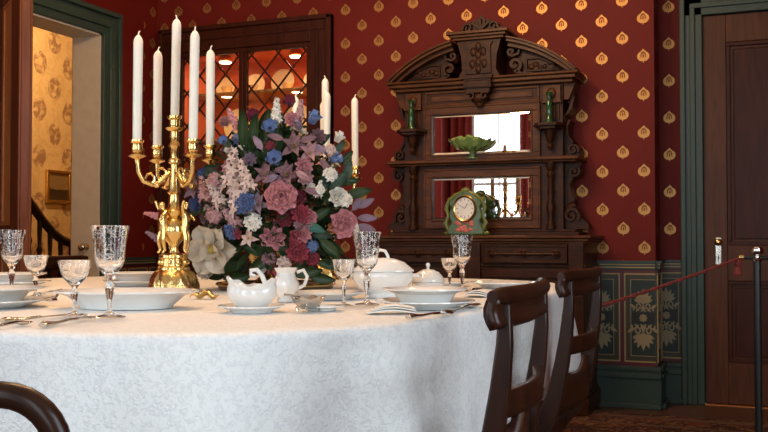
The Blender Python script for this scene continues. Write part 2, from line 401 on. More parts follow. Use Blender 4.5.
# wainscot: moulded rail, striped border and painted ornament panels
def ornament(b, cx, cz, s, up):
    """palmette of leaf shaped lobes over two scrolls, raised off the panel"""
    M0 = b.M.copy(); b.M = b.M @ Matrix.Translation((cx, 0, cz)) @ Matrix.Diagonal((s, 1, s if up else -s, 1))
    lay = [0]
    def leaf(x, z, L, w, a):
        p = [(0, 0), (w*.5, L*.35), (w*.42, L*.7), (0, L), (-w*.42, L*.7), (-w*.5, L*.35)]
        ca, sa = math.cos(a), math.sin(a)
        lay[0] += .00035; b.prism([(x+u*ca+v*sa, z-u*sa+v*ca) for u, v in p], 'y', -.0022-lay[0], 0)
    for k in range(-3, 4): leaf(0, .40, .62-.06*abs(k), .17, k*.42)
    leaf(0, .30, .3, .26, 0)
    for sg in (-1, 1):
        for cxx, czz, rr in ((.20, .25, .09), (.34, .09, .085), (.13, .08, .08)):
            b.strip([(sg*(cxx+rr*math.cos(a)), czz+rr*math.sin(a)) for a in [i*PI/5 for i in range(-1, 8)]], .06, 'y', -.003, 0)
        leaf(sg*.34, .16, .3, .13, sg*1.0)
    leaf(0, .02, .32, .12, 0)
    b.M = M0
def wainscot(name, M, L, off=.0):
    """M maps local x along wall, y into wall, z up; L = length"""
    b = MB(); b.M = M
    b.use(GREEN); b.box(0, L, -.006, 0, .225, .775); b.box(0, L, -.032, 0, .800, .815); b.box(0, L, -.018, 0, .768, .800)
    b.use(GOLDP); b.box(0, L, -.024, -.017, .790, .797); b.box(0, L, -.022, -.017, .774, .781)
    b.use(MAROON); b.box(0, L, -.010, -.005, .745, .770); b.box(0, L, -.010, -.005, .225, .252)
    pitch = .2285; x = off - pitch
    while x < L:
        xa, xb = max(x, 0), min(x+.022, L)
        if xb > xa: b.use(MAROON); b.box(xa, xb, -.010, -.005, .252, .745)
        x0, x1 = x+.022, x+pitch
        def cl(a, c): return max(a, 0), min(c, L)
        for m, i, w, y in ((GOLDP, 0, .008, -.012), (OLIVE, .008, .026, -.009), (GOLDP, .034, .003, -.011)):
            b.use(m)
            for a, c, z0, z1 in ((x0+i, x0+i+w, .252+i, .745-i), (x1-i-w, x1-i, .252+i, .745-i), (x0+i+w, x1-i-w, .252+i, .252+i+w), (x0+i+w, x1-i-w, .745-i-w, .745-i)):
                a, c = cl(a, c)
                if c > a: b.box(a, c, y, -.005, z0, z1)
        cx = (x0+x1)/2; a, c = cl(x0+.040, x1-.040)
        if c > a+.01:
            b.use(GREEN_D); b.box(a, c, -.0085, -.005, .29, .708)
            b.use(BLACKP); b.box(a-.0, c, -.011, -.008, .468, .528)
            if cx > .02 and cx < L-.02:
                M1 = b.M.copy(); b.use(CREAMO); b.M = b.M @ Matrix.Translation((0, -.0085, 0))
                ornament(b, cx, .533, .125, True); ornament(b, cx, .463, .145, False)
                b.ball((cx, -.003, .498), .020, (1, .15, 1), 12, 6)
                for k in range(8): b.ball((cx+.017*math.cos(k*PI/4), -.004, .498+.017*math.sin(k*PI/4)), .006, (1, .4, 1), 6, 4)
                b.M = M1
        x += pitch
    return struct(b.build(name, smooth=False))
def base(name, M, L):
    b = MB(); b.M = M; b.box(0, L, -.03, 0, 0, .225); b.box(0, L, -.05, 0, 0, .03); b.box(0, L, -.042, 0, .165, .19); b.box(0, L, -.036, 0, .205, .232)
    return struct(b.build(name, GREEN, bevel=.004))
T = Matrix.Translation
sidX = lambda x, y, a: T((x, y, 0)) @ Matrix.Rotation(a, 4, 'Z')
wainscot('trim_5', sidX(-2.52, BW, 0), 2.52+CX, off=(-.744-.011+2.52) % .2285)
base('baseboard_back', sidX(-2.52, BW, 0), 2.52+CX+.03)
wainscot('trim_6', sidX(CX, BW, PI/2), RW-BW, off=.2); base('baseboard_return', sidX(CX, BW, PI/2), RW-BW)
wainscot('trim_7', sidX(CX, RW, 0), -.445-CX, off=-.093); base('baseboard_recess', sidX(CX, RW, 0), -.445-CX)
wainscot('trim_8', sidX(LW, DY1+.15, PI/2) , BW-DY1-.15, off=.1); base('baseboard_left', sidX(LW, DY1+.15, PI/2), BW-DY1-.15)

# orange varnished door standing ajar into the room
d = struct(MB().box(0, .90, -.018, .018, .01, 2.21).build('door_2', REDV, loc=(LW+.05, DY0-.02, 0), rot=R(-36), smooth=False))
b = MB()
for s_ in (-1, 1):
    for x0, x1 in ((0, .12), (.71, .90)): b.box(x0, x1, min(s_*.018, s_*.03), max(s_*.018, s_*.03), .01, 2.21)
    for z0, z1 in ((.01, .24), (.85, 1.0), (2.08, 2.21)): b.box(.12, .71, min(s_*.018, s_*.03), max(s_*.018, s_*.03), z0, z1)
b.box(.28, .47, -.030, .030, .01, 2.21)
b.build('door_rails', REDV, d, bevel=.004)
for z0, z1 in ((.24, .85), (1.0, 2.08)):
    for s_ in (-1, 1):
        q = MB(); q.box(.47, .71, min(s_*.0175, s_*.021), max(s_*.0175, s_*.021), z0, z1); q.frame(.47, .71, z0, z1, .02, min(s_*.017, s_*.026), max(s_*.017, s_*.026)); q.build('door_panel', DOORO, d, bevel=.004)
# knob on the jamb
k = empty('door_knob', (LW-.09, DY1-.012, .885), 0, 'silvery round door knob on the cream jamb of the left doorway', 'knob')
MB().lathe([(.020, 0), (.020, .004), (.008, .008), (.008, .03)], seg=16).build('rosette', BRASS, k, rot=(PI/2, 0, 0))
MB().ball((0, -.045, 0), .028, (1, .85, 1), 16, 10).build('knob', SILVER, k)

# ------------------------------------------------------------------ hall things
pc = ray(57.5, 187); tt = (-5.94-CAM.x)/pc.x; pp = CAM+pc*tt
pf = empty('framed_picture', (-5.945, pp.y, pp.z), PI/2, 'small dark landscape painting in a gilt frame on the hall wall', 'picture')
b = MB(); b.frame(-.155, .155, -.15, .15, .028, -.03, 0); b.build('picture_frame', BRASS_R, pf, bevel=.005)
t_ = NT('brown landscape painting'); sp = t_.node('ShaderNodeSeparateXYZ'); t_.lk(t_.obj(), sp.inputs[0]); nn = t_.noise(14.0, 4, t_.obj())
hz = t_.M('LESS_THAN', t_.M('ADD', sp.outputs[2], t_.M('MULTIPLY', nn, .06)), .01)
t_.set(color=t_.mix(hz, (.24, .15, .065), (.045, .028, .014)), rough=.4)
MB().box(-.13, .13, -.012, -.004, -.125, .125).build('canvas', t_.m, pf, smooth=False)
st = empty('stair_banister', (-5.3, 5.5, 0), 0, 'black wooden staircase banister sloping down in the hall', 'banister')
HW = wood('black stair wood', (.008, .005, .004), (.018, .010, .007), .3)
def HP(px, py, x=-5.3):
    r = ray(px, py); t = (x-CAM.x)/r.x; p = CAM+r*t; return Vector((0, p.y-5.5, p.z))
rail = [HP(x, y) for x, y in ((0, 160), (16, 182), (30, 203), (42, 220), (52, 232), (62, 240), (74, 245), (90, 248))]
MB().tube(rail, .038, 10, .9).build('handrail', HW, st)
for i in range(9):
    px = 8+i*10.5
    ps = [p for p in rail]; q = None
    for a_, c_ in zip(rail, rail[1:]):
        y = HP(px, 240).y
        if a_.y <= y <= c_.y: q = a_.z+(c_.z-a_.z)*(y-a_.y)/(c_.y-a_.y)
    if q is None: continue
    zb = .35; H = q-zb
    pr = [(.02, 0), (.02, .10*H), (.03, .12*H), (.018, .16*H), (.03, .35*H), (.017, .62*H), (.026, .66*H), (.015, .7*H), (.02, .86*H), (.02, H)]
    MB().lathe(pr, (0, y, zb), 10).build('baluster', HW, st)
MB().prism([(-1.3, .0), (-1.3, 1.2), (-.2, .62), (.5, .35), (2.6, .35), (2.6, 0)], 'x', -.03, .03).build('stair_string', HW, st, bevel=.005)

# ------------------------------------------------------------------ built-in china cabinet
cab = empty('china_cabinet', (-3.18, BW, 0), 0, 'dark built-in china cabinet with diamond-lattice glass doors, lit inside', 'cabinet')
hw = .65
b = MB()
b.box(-hw, -.5, -.04, -.001, 0, 2.36); b.box(.5, hw, -.04, -.001, 0, 2.36); b.box(-.5, .5, -.04, -.001, 2.20, 2.36)
b.box(-hw, hw, -.06, -.001, 2.335, 2.365); b.box(-hw+.0, -hw+.03, -.06, -.001, 0, 2.36); b.box(hw-.03, hw, -.06, -.001, 0, 2.36)
b.box(-hw+.05, hw-.05, -.05, -.001, 2.27, 2.29); b.box(-.56, -.545, -.055, -.001, 1.2, 2.28); b.box(.545, .56, -.055, -.001, 1.2, 2.28)
b.box(-.5, .5, -.04, -.001, 1.10, 1.221); b.box(-.62, .62, -.09, -.001, 1.13, 1.16)
b.build('cabinet_frame', CABWOOD, cab, bevel=.004)
INT = plain('orange red cabinet lining', (.62, .13, .035), .6)
b = MB(); b.box(-.499, .499, .40, .41, 1.221, 2.199); b.box(-.499, -.49, 0.01, .41, 1.221, 2.199); b.box(.49, .499, 0.01, .41, 1.221, 2.199); b.box(-.49, .49, .01, .41, 1.221, 1.23); b.box(-.49, .49, .01, .41, 2.19, 2.199)
b.build('lining', INT, cab, smooth=False)
for z in (1.60, 1.915): MB().box(-.489, .489, .08, .399, z, z+.018).build('shelf', plain('gold-lit shelf wood', (.50, .25, .07), .4), cab, bevel=.002)  # lamplit gold of the shelves is put into the wood colour
PUCK = emit('lamp glow', (1, .82, .60), 6)
for x, y in ((-.226, .12), (.316, .12)):
    p = MB().lathe([(.030, .026), (.050, 0), (.052, -.012), (.044, -.018)], (x, y, 2.165), 20).build('puck_light', BRASS, cab)
    MB().lathe([(.001, -.0185), (.042, -.0185), (.040, -.024), (.001, -.024)], (x, y, 2.165), 20).build('lens', PUCK, p, label='glowing lamp lens')
for s_ in (-1, 1):
    x0, x1 = (.0, .5) if s_ > 0 else (-.5, .0)
    dr = MB().frame(x0, x1, 1.221, 2.199, .031, -.03, .0).build('cabinet_door', CABWOOD, cab, bevel=.004)
    L = MB(); a0, a1, z0, z1 = x0+.028, x1-.028, 1.25, 2.172; dx, dz = .20, .225
    for sg in (-1, 1):
        for k in range(-8, 12):
            # line x = a0 + k*dx + sg*(z-z0)*dx/dz
            pts = []
            for z in [z0+(z1-z0)*i/200 for i in range(201)]:
                x = a0+.03+k*dx+sg*(z-z0)*dx/dz
                if a0 <= x <= a1: pts.append((x, -.015+sg*.002, z))
            if len(pts) > 3: L.tube([pts[0], pts[-1]], .0065, 6)
    L.build('lattice', CABWOOD, dr)
    MB().box(x0+.028, x1-.028, -.008, -.005, 1.245, 2.175).build('glass_pane', PANE, dr, smooth=False)
for s_ in (-1, 1):
    x0, x1 = (.005, .5) if s_ > 0 else (-.5, -.005)
    q = MB().box(x0, x1, -.03, -.001, .08, 1.10); q.frame(x0, x1, .08, 1.10, .07, -.045, -.03); q.box(x0+.11, x1-.11, -.04, -.03, .19, .99); q.build('cupboard_door', CABWOOD, cab, bevel=.004)
PLT = plain('gilt edged cream plate', (.80, .66, .38), .2)
pm = None
for i, (x, z, r, lab) in enumerate([(-.36, 1.933, .075, 'cream plate upright at the left end of the upper cabinet shelf'), (-.12, 1.933, .08, 'cream plate upright beside the middle stile on the upper cabinet shelf'),
        (.10, 1.933, .09, 'large cream plate upright behind the right lattice door'), (.34, 1.933, .08, 'cream plate upright at the right end of the upper cabinet shelf'),
        (-.25, 1.618, .12, 'cream plate upright on the lower cabinet shelf, left door'), (.22, 1.618, .12, 'cream plate upright on the lower cabinet shelf, right door')]):
    q = MB().lathe([(.001, 0), (r*.62, .0), (r*.66, .008), (r, .016), (r, .020), (r*.64, .012), (.001, .004)], seg=28)
    o = q.build('display_plate', PLT, loc=(-3.18+x, BW+.355, z+r), rot=(PI/2-.12, 0, 0)); tag(o, lab, 'plate', 'display plates in the china cabinet')
for i, (x, lab) in enumerate([(-.05, 'gold cup in front of the plates, cabinet middle'), (.22, 'gold cup on the upper cabinet shelf under the right lamp'), (-.25, 'gold cup on the upper cabinet shelf, left door')]):
    o = MB().lathe([(.018, 0), (.02, .004), (.03, .02), (.04, .05), (.038, .05), (.026, .02), (.001, .008)], seg=20).build('cup', PLT, loc=(-3.18+x, BW+.18, 1.934)); tag(o, lab, 'cup', 'cups in the china cabinet')

# ------------------------------------------------------------------ sideboard
SB = empty('sideboard', (-1.50, BW-.002, 0), 0, 'tall carved walnut sideboard with two mirrors and an arched top', 'sideboard')
b = MB(); b.box(-.62, .62, -.42, 0, .10, .925); b.box(-.64, .64, -.43, 0, .014, .10); b.box(-.63, .63, -.425, 0, .10, .12)
b.box(-.63, .63, -.43, 0, .785, .80)
for x in (-.62, -.06, .54): b.box(x, x+(.08 if x != -.06 else .12), -.44, -.42, .12, .925)
b.build('cabinet_body', WALNUT, SB, bevel=.004)
b = MB(); b.box(-.66, .66, -.455, 0, .938, .955); b.box(-.645, .645, -.445, 0, .922, .938); b.box(-.635, .635, -.435, 0, .91, .922)
b.build('counter_top', WALNUT_L, SB, bevel=.005)
for x0, x1 in ((-.535, -.07), (.07, .535)):
    dr = MB().box(x0, x1, -.436, -.41, .805, .905).frame(x0, x1, .805, .905, .012, -.444, -.436).build('drawer', WALNUT, SB, bevel=.003)
    b = MB(); cx = (x0+x1)/2
    b.tube([(x0+.06, -.44, .855), (cx, -.442, .855), (x1-.06, -.44, .855)], .007, 8)
    for s_ in (-1, 1):
        for k in range(6):
            a = s_*(.03+k*.022); b.ball((cx+a, -.439, .855+.008*math.sin(k*1.5)), .013-.001*k, (1.4, .5, .8), 8, 6)
    b.build('carved_spray', WALNUT, dr)
    for kx in (x0+.055, cx, x1-.055):
        MB().lathe([(.024, 0), (.024, .004), (.019, .007), (.016, .006), (.011, .014), (.001, .018)], seg=18).build('knob', WALNUT, dr, loc=(kx, -.438, .855), rot=(PI/2, 0, 0))
for x0, x1 in ((-.535, -.07), (.07, .535)):
    dr = MB().box(x0, x1, -.436, -.41, .13, .775).frame(x0, x1, .13, .775, .05, -.446, -.436).box(x0+.08, x1-.08, -.446, -.436, .21, .695).build('cupboard_door', WALNUT, SB, bevel=.004)
    MB().ball((x0+.03 if x0 > 0 else x1-.03, -.455, .46), .012).build('knob', BRASS, dr)
# upper stage bodies
b = MB(); b.box(-.47, .47, -.205, 0, .955, 1.37); b.box(-.47, .47, -.205, 0, 1.395, 1.80)
b.box(-.56, .56, -.24, 0, .955, .975); b.box(-.54, .54, -.225, 0, .975, .99)
b.build('back_case', WALNUT, SB, bevel=.003)
MB().box(-.565, .565, -.265, 0, 1.372, 1.393).box(-.55, .55, -.25, 0, 1.36, 1.372).build('long_shelf', WALNUT_L, SB, bevel=.005)
for z0, z1 in ((1.045, 1.292), (1.42, 1.657)):
    f = MB(); f.frame(-.335, .335, z0-.04, z1+.04, .042, -.222, -.205); f.frame(-.302, .302, z0-.008, z1+.008, .01, -.228, -.205); f.frame(-.345, .345, z0-.05, z1+.05, .012, -.227, -.205)
    fr = f.build('mirror_frame', WALNUT_L, SB, bevel=.003)
    x0, x1, bv = -.293, .293, .016
    m = MB(); y0, y1 = -.2105, -.2135
    vs = [(x0, y0, z0), (x1, y0, z0), (x1, y0, z1), (x0, y0, z1), (x0+bv, y1, z0+bv), (x1-bv, y1, z0+bv), (x1-bv, y1, z1-bv), (x0+bv, y1, z1-bv)]
    m.add(vs, [(4,5,6,7), (0,1,5,4), (1,2,6,5), (2,3,7,6), (3,0,4,7)]); m.build('mirror', MIRROR, fr, smooth=False, label='bevelled mirror glass')
# carved scroll brackets, mirrored
def spiral(cx, cz, r0, turns, a0, sg=1, n=22):
    return [(cx+r0*(1-.8*i/n)*math.cos(a0+sg*2*PI*turns*i/n), cz+r0*(1-.8*i/n)*math.sin(a0+sg*2*PI*turns*i/n)) for i in range(n+1)]
for s_ in (-1, 1):
    mir = Matrix.Diagonal((s_, 1, 1, 1))
    b = MB(); b.M = mir                                   # lower stage side bracket
    prof = [(.46, .99), (.60, .99), (.595, 1.02), (.565, 1.05), (.53, 1.075), (.515, 1.11), (.52, 1.16), (.50, 1.2), (.495, 1.24), (.52, 1.29), (.55, 1.32), (.56, 1.36), (.46, 1.36)]
    b.prism(prof, 'y', -.15, -.04)
    b.strip(spiral(.505, 1.065, .045, 1.4, -.6), .016, 'y', -.175, -.04); b.strip(spiral(.52, 1.31, .034, 1.3, 1.0, -1), .014, 'y', -.175, -.04)
    for k in range(5): b.ball((.485+.012*k, -.16, 1.09+.03*k-.012*k*k*.6), .022-.002*k, (.8, .8, 1.3), 8, 6)
    b.ball((.505, -.165, 1.065), .014); b.ball((.52, -.165, 1.31), .012)
    b.build('scroll_bracket', WALNUT, SB, bevel=.002)
    b = MB(); b.M = mir                                   # upper stage bracket
    prof = [(.46, 1.395), (.555, 1.395), (.55, 1.43), (.52, 1.455), (.49, 1.49), (.485, 1.54), (.47, 1.56), (.46, 1.8)]
    b.prism(prof, 'y', -.15, -.03); b.strip(spiral(.515, 1.432, .033, 1.4, -.6), .013, 'y', -.17, -.03); b.strip([(.515, 1.47), (.485, 1.51), (.482, 1.57), (.50, 1.60)], .014, 'y', -.165, -.03)
    b.strip([(.47, 1.62), (.50, 1.66), (.515, 1.72), (.50, 1.78)], [.01, .02, .02, .03], 'y', -.16, -.03)
    b.build('scroll_bracket', WALNUT, SB, bevel=.002)
    b = MB(); pr = [(.026, .99), (.026, 1.01), (.018, 1.02), (.014, 1.05), (.022, 1.09), (.024, 1.12), (.012, 1.15), (.017, 1.18), (.014, 1.27), (.022, 1.29), (.013, 1.31), (.024, 1.33), (.026, 1.36)]
    b.lathe(pr, (s_*.405, -.235, 0), 16); b.build('turned_column', WALNUT, SB)
    b = MB(); x = s_*.405                                  # little bracket shelf
    b.prism([(x-.085, -.205), (x-.085, -.28), (x-.05, -.325), (x+.05, -.325), (x+.085, -.28), (x+.085, -.205)], 'z', 1.555, 1.572)
    b.prism([(x-.065, -.205), (x-.065, -.27), (x-.04, -.305), (x+.04, -.305), (x+.065, -.27), (x+.065, -.205)], 'z', 1.54, 1.555)
    b.lathe([(.001, 1.425), (.010, 1.432), (.016, 1.45), (.009, 1.465), (.02, 1.485), (.026, 1.51), (.034, 1.54)], (x, -.245, 0), 16)
    b.build('bracket_shelf', WALNUT, SB, bevel=.002)
    b = MB(); b.M = mir                                   # capital blocks under the cornice
    b.box(.36, .46, -.225, -.205, 1.70, 1.79); b.ball((.41, -.225, 1.745), .028, (1, .5, 1.1)); b.box(.355, .465, -.235, -.205, 1.69, 1.705)
    for k in range(4): b.strip([(.375+k*.024, 1.60), (.375+k*.024, 1.69)], .008, 'y', -.215, -.205)
    b.box(.475, .50, -.12, -.03, 1.70, 1.79); b.prism([(.50, 1.71), (.535, 1.80), (.47, 1.80), (.47, 1.71)], 'y', -.19, -.05)
    b.build('capital_block', WALNUT_L, SB, bevel=.002)
b = MB(); b.frame(-.34, .34, 1.708, 1.795, .014, -.213, -.205); b.box(-.30, .30, -.211, -.205, 1.735, 1.768); b.build('frieze_panel', WALNUT_L, SB, bevel=.003)
b = MB(); b.box(-.53, .53, -.235, 0, 1.80, 1.82); b.box(-.55, .55, -.26, 0, 1.82, 1.842); b.box(-.565, .565, -.275, 0, 1.842, 1.856); b.build('cornice', WALNUT_L, SB, bevel=.005)
zc, RR = 1.28, .796
for s_ in (-1, 1):
    a0, a1 = math.atan2(2.075-zc, .165), math.atan2(1.862-zc, .56)
    arc = [(s_*RR*math.cos(a0+(a1-a0)*i/16), zc+RR*math.sin(a0+(a1-a0)*i/16)) for i in range(17)]
    b = MB(); b.strip(arc, .022, 'y', -.26, -.02); b.strip([(x, z-.022) for x, z in arc], .024, 'y', -.225, -.04); b.strip([(x, z+.012) for x, z in arc], .012, 'y', -.275, -.02)
    b.build('arched_moulding', WALNUT_L, SB, bevel=.002)
    b = MB()
    inner = [(x, z-.03) for x, z in arc[2:-1]]
    b.prism([(s_*.24, 1.856)] + [(s_*.23, 1.93), (s_*.205, 1.975)] + inner + [(s_*.53, 1.856)], 'y', -.17, -.05)
    tri = [(s_*.26, 1.885), (s_*.26, 1.955), (s_*.33, 1.955), (s_*.40, 1.925), (s_*.455, 1.885)]
    b.strip(tri + [tri[0]], .010, 'y', -.185, -.17)
    for k in range(6): b.ball((s_*(.285+.026*k), -.172, 1.91+.012*math.sin(k*2)), .017-.0015*k, (1.2, .4, 1), 8, 6)
    b.build('tympanum', WALNUT, SB, bevel=.002)
    b = MB(); b.strip([(s_*x, z) for x, z in [(.30, 1.865), (.24, 1.868), (.205, 1.885)] + spiral(.195, 1.925, .04, 1.2, -PI/2, 1)], .018, 'y', -.20, -.05)
    b.strip([(s_*x, z) for x, z in [(.205, 2.06), (.225, 2.02), (.215, 1.985), (.18, 1.975)] + spiral(.175, 2.0, .022, 1.0, -PI/2, -1)], .014, 'y', -.2, -.05)
    b.ball((s_*.195, -.18, 1.925), .016); b.ball((s_*.165, -.16, 1.99), .024, (1, 1, 1.3)); b.build('pediment_scroll', WALNUT, SB, bevel=.002)
b = MB(); b.prism([(-.125, 1.856), (.125, 1.856), (.10, 1.90), (.105, 1.98), (.13, 2.07), (-.13, 2.07), (-.105, 1.98), (-.10, 1.90)], 'y', -.25, -.03)
b.prism([(-.075, 1.875), (.075, 1.875), (.07, 2.03), (.085, 2.055), (-.085, 2.055), (-.07, 2.03)], 'y', -.262, -.25)
for sx_, sz_ in ((0, 1.98), (-.03, 2.0), (.03, 2.0), (0, 1.94), (-.035, 1.93), (.035, 1.93), (0, 1.90), (0, 2.03)): b.ball((sx_, -.262, sz_), .018, (1, .5, 1.5), 8, 6)
b.box(-.08, .08, -.29, -.2, 1.79, 1.856); b.box(-.09, .09, -.3, -.2, 1.842, 1.862); b.frame(-.07, .07, 1.795, 1.84, .008, -.296, -.29)
b.box(-.07, .07, -.28, -.205, 1.765, 1.79)
b.ball((0, -.245, 1.74), .05, (1, .6, .7)); b.ball((0, -.24, 1.705), .025, (1, .7, .9)); 
for s_ in (-1, 1): b.strip([(s_*x, z) for x, z in spiral(.04, 1.745, .025, 1.1, .5)], .010, 'y', -.285, -.21)
b.build('centre_block', WALNUT, SB, bevel=.002)
b = MB(); b.box(-.165, .165, -.285, -.02, 2.085, 2.10); b.box(-.18, .18, -.30, -.02, 2.10, 2.118); b.box(-.15, .15, -.27, -.02, 2.07, 2.085); b.build('crest_cap', WALNUT_L, SB, bevel=.003)
b = MB(); b.prism([(-.16, 2.118), (-.15, 2.14), (-.10, 2.155), (-.06, 2.19), (-.03, 2.195), (0, 2.225), (.03, 2.195), (.06, 2.19), (.10, 2.155), (.15, 2.14), (.16, 2.118)], 'y', -.20, -.08)
for s_ in (-1, 1): b.strip([(s_*x, z) for x, z in [(.15, 2.128), (.11, 2.135)] + spiral(.075, 2.15, .028, 1.2, 0, 1)], .011, 'y', -.225, -.1)
for k in range(-2, 3): b.strip([(0, 2.13), (k*.02, 2.17), (k*.03, 2.20-.012*abs(k))], [.006, .016, .008], 'y', -.222, -.19)
b.build('shell_crest', WALNUT, SB, bevel=.002)
def SBw(x, y, z): return (-1.5+x, BW-.002+y, z)
# things on the sideboard
for s_, lab in ((-1, 'slender dark green bottle on the left bracket shelf'), (1, 'slender dark green bottle on the right bracket shelf')):
    o = MB().lathe([(.001, 0), (.026, 0), (.024, .01), (.014, .03), (.017, .06), (.015, .11), (.009, .14), (.012, .155), (.020, .17), (.016, .172), (.006, .14), (.001, .12)], seg=18).build('bottle', BOTTLE, loc=SBw(s_*.405, -.265, 1.572)); tag(o, lab, 'bottle', 'green bottles on the bracket shelves')
gb = empty('glass_compote', SBw(-.045, -.225+.01, 1.393), 0, 'green ruffled glass bowl on a short foot before the upper mirror', 'bowl')
gb.location.y -= .02
MB().lathe([(.001, 0), (.045, 0), (.045, .005), (.018, .014), (.013, .03), (.02, .042), (.001, .043)], seg=24).build('foot', VASEG, gb)
MB().lathe([(.015, .04), (.06, .050), (.105, .068), (.128, .102), (.122, .102), (.09, .070), (.05, .056), (.001, .05)], seg=60,
           wob=lambda a, t: (1+.10*math.sin(a*12)*math.sin(t*PI), .009*math.sin(a*12)*math.sin(t*PI))).build('ruffled_bowl', VASEG, gb)
LE = plain('pale green leaves in bowl', (.28, .40, .10), .4, var=.4)
b = MB()
for k in range(46):
    a = random.random()*2*PI; r = random.random()**.5*.11; b.ball((r*math.cos(a), r*math.sin(a)*.8, .092+.045*random.random()*(1-r*4)), .013, (1.3, 1, .7), 6, 4)
b.build('glass_fruit', LE, gb)['kind'] = 'stuff'
# clock
ck = empty('mantel_clock', SBw(-.045, -.33, .955), 0, 'green porcelain mantel clock with round white dial and painted pink flowers', 'clock')
CG = plain('green porcelain glaze', (.06, .11, .022), .3, var=.6, scale=30, coat=.1)
right = [(.105, 0), (.112, .02), (.10, .05), (.085, .075), (.10, .10), (.095, .13), (.085, .155), (.10, .175), (.095, .20), (.07, .215), (.045, .24), (.02, .245), (0, .262)]
prof = right + [(-x, z) for x, z in right[::-1][1:]]
MB().prism(prof, 'y', -.045, .045).build('case', CG, ck, bevel=.012)
b = MB()
for s_ in (-1, 1):
    b.tube([(s_*x, -.035, z) for x, z in [(.10, .03), (.118, .07), (.10, .11), (.112, .15), (.10, .19), (.06, .225), (.02, .245)]], [.010, .014, .008, .013, .010, .012, .008], 8)
    b.ball((s_*.11, -.01, .012), .02, (1.2, 1.5, .7)); b.ball((s_*.095, -.02, .20), .016)
b.ball((0, -.03, .252), .022, (1.3, .8, .8)); b.build('scroll_edge', plain('olive gold glaze', (.16, .18, .045), .25, coat=.2), ck)
DIAL = plain('dial enamel', (.80, .76, .68), .2)
dl = MB().lathe([(.001, .004), (.055, .003), (.058, 0)], seg=32).build('dial', DIAL, ck, loc=(0, -.046, .150), rot=(PI/2, 0, 0))
dl.scale = (1, 1.12, 1)
b = MB().lathe([(.055, 0), (.056, .010), (.062, .013), (.068, .008), (.068, 0)], seg=32); b.build('bezel', BRASS, dl)
b = MB(); b.strip([(0, 0), (.018, .026)], .003, 'z', .005, .006); b.strip([(0, 0), (-.03, .018)], .002, 'z', .005, .006)
for k in range(12): a = k*PI/6; b.strip([(.040*math.cos(a), .040*math.sin(a)), (.049*math.cos(a), .049*math.sin(a))], .003, 'z', .0035, .005)
b.build('hands_and_marks', BLACKP, dl)
b = MB()
for k in range(14): b.ball((-.05+.1*random.random(), -.047, .025+.05*random.random()), .012, (1.2, .3, .8), 8, 5)
b.build('painted_flowers', plain('pink painted flowers', (.62, .16, .12), .25, var=.3), ck)

# ------------------------------------------------------------------ rug
b = MB().use(RUG).box(-3.4, 1.3, .2, 5.10, .001, .012); b.use(plain('rug border band', (.10, .05, .03), .95, bump=.3)); b.frame  # border below
for q in ((-3.3, 1.2, 4.98, 5.04), (-3.3, 1.2, 4.78, 4.805)): b.box(q[0], q[1], q[2], q[3], .012, .0135)
tag(b.build('rug', smooth=False), 'dark patterned red-brown rug under the table and chairs', 'rug')

# ------------------------------------------------------------------ table and tablecloth
TC = Vector((-1.80, 2.655, 0)); TA, TB, TN = 1.16, 1.335, 3.7; TZ = .760
def sup(a, A_=TA, B_=TB, n=TN):
    c, s = math.cos(a), math.sin(a); r = (abs(c/A_)**n+abs(s/B_)**n)**(-1/n); return Vector((r*c, r*s, 0))
tb = empty('dining_table', TC, 0, 'large dining table hidden under the white cloth', 'table')
b = MB(); N = 96
vs = [tuple(sup(2*PI*i/N, TA-.012, TB-.012)) for i in range(N)]
b.prism([(x, y) for x, y, _ in vs], 'z', TZ-.035, TZ-.006); b.build('tabletop', MAHOG, tb, bevel=.004)
for sx_ in (-1, 1):
    for sy_ in (-1, 1):
        MB().lathe([(.03, 0), (.04, .05), (.028, .1), (.045, .35), (.03, .5), (.05, .6), (.05, .72)], (sx_*.75, sy_*.9, .014), 16).build('leg', MAHOG, tb)
NS = 360
folds = [(random.random()*2*PI, random.uniform(5, 40)) for _ in range(7)]
def foldw(a, s_):
    w = sum(math.sin(a*n+p)/(1+.02*n) for p, n in ((.4, 11), (1.7, 19), (2.9, 29), (4.2, 41)))
    return w
def cloth(u, v):
    a = 2*PI*u
    p = sup(a)
    if v < .30:
        q = v/.30; pp_ = p*(.001+.999*q**.8); return (pp_.x, pp_.y, TZ+.0012*math.sin(pp_.x*9+1)*math.cos(pp_.y*8)*q)
    s_ = (v-.30)/.70
    n = Vector((math.copysign(abs(p.x/TA)**(TN-1)/TA, p.x), math.copysign(abs(p.y/TB)**(TN-1)/TB, p.y), 0)).normalized()
    # rounded edge then hanging drop
    e = .012
    if s_ < .06: t = s_/.06*PI/2; return tuple(p + n*(e*math.sin(t)) + Vector((0, 0, TZ-e*(1-math.cos(t)))))
    h = (s_-.06)/.94; drop = .288*h
    cor = (abs(p.x)/TA)**4*(abs(p.y)/TB)**4
    amp = (.011+.020*min(1, cor*5))*min(1, h*1.3)**.8
    out = e+.006*h+amp*(foldw(a, h)*.9+.6)
    return tuple(p + n*out + Vector((0, 0, TZ-e-drop)))
tc = MB().grid(cloth, NS, 46, True).build('tablecloth', CLOTH, loc=TC, solid=.0016, ang=80)
tag(tc, 'white damask tablecloth draped over the long table to near the floor', 'tablecloth')

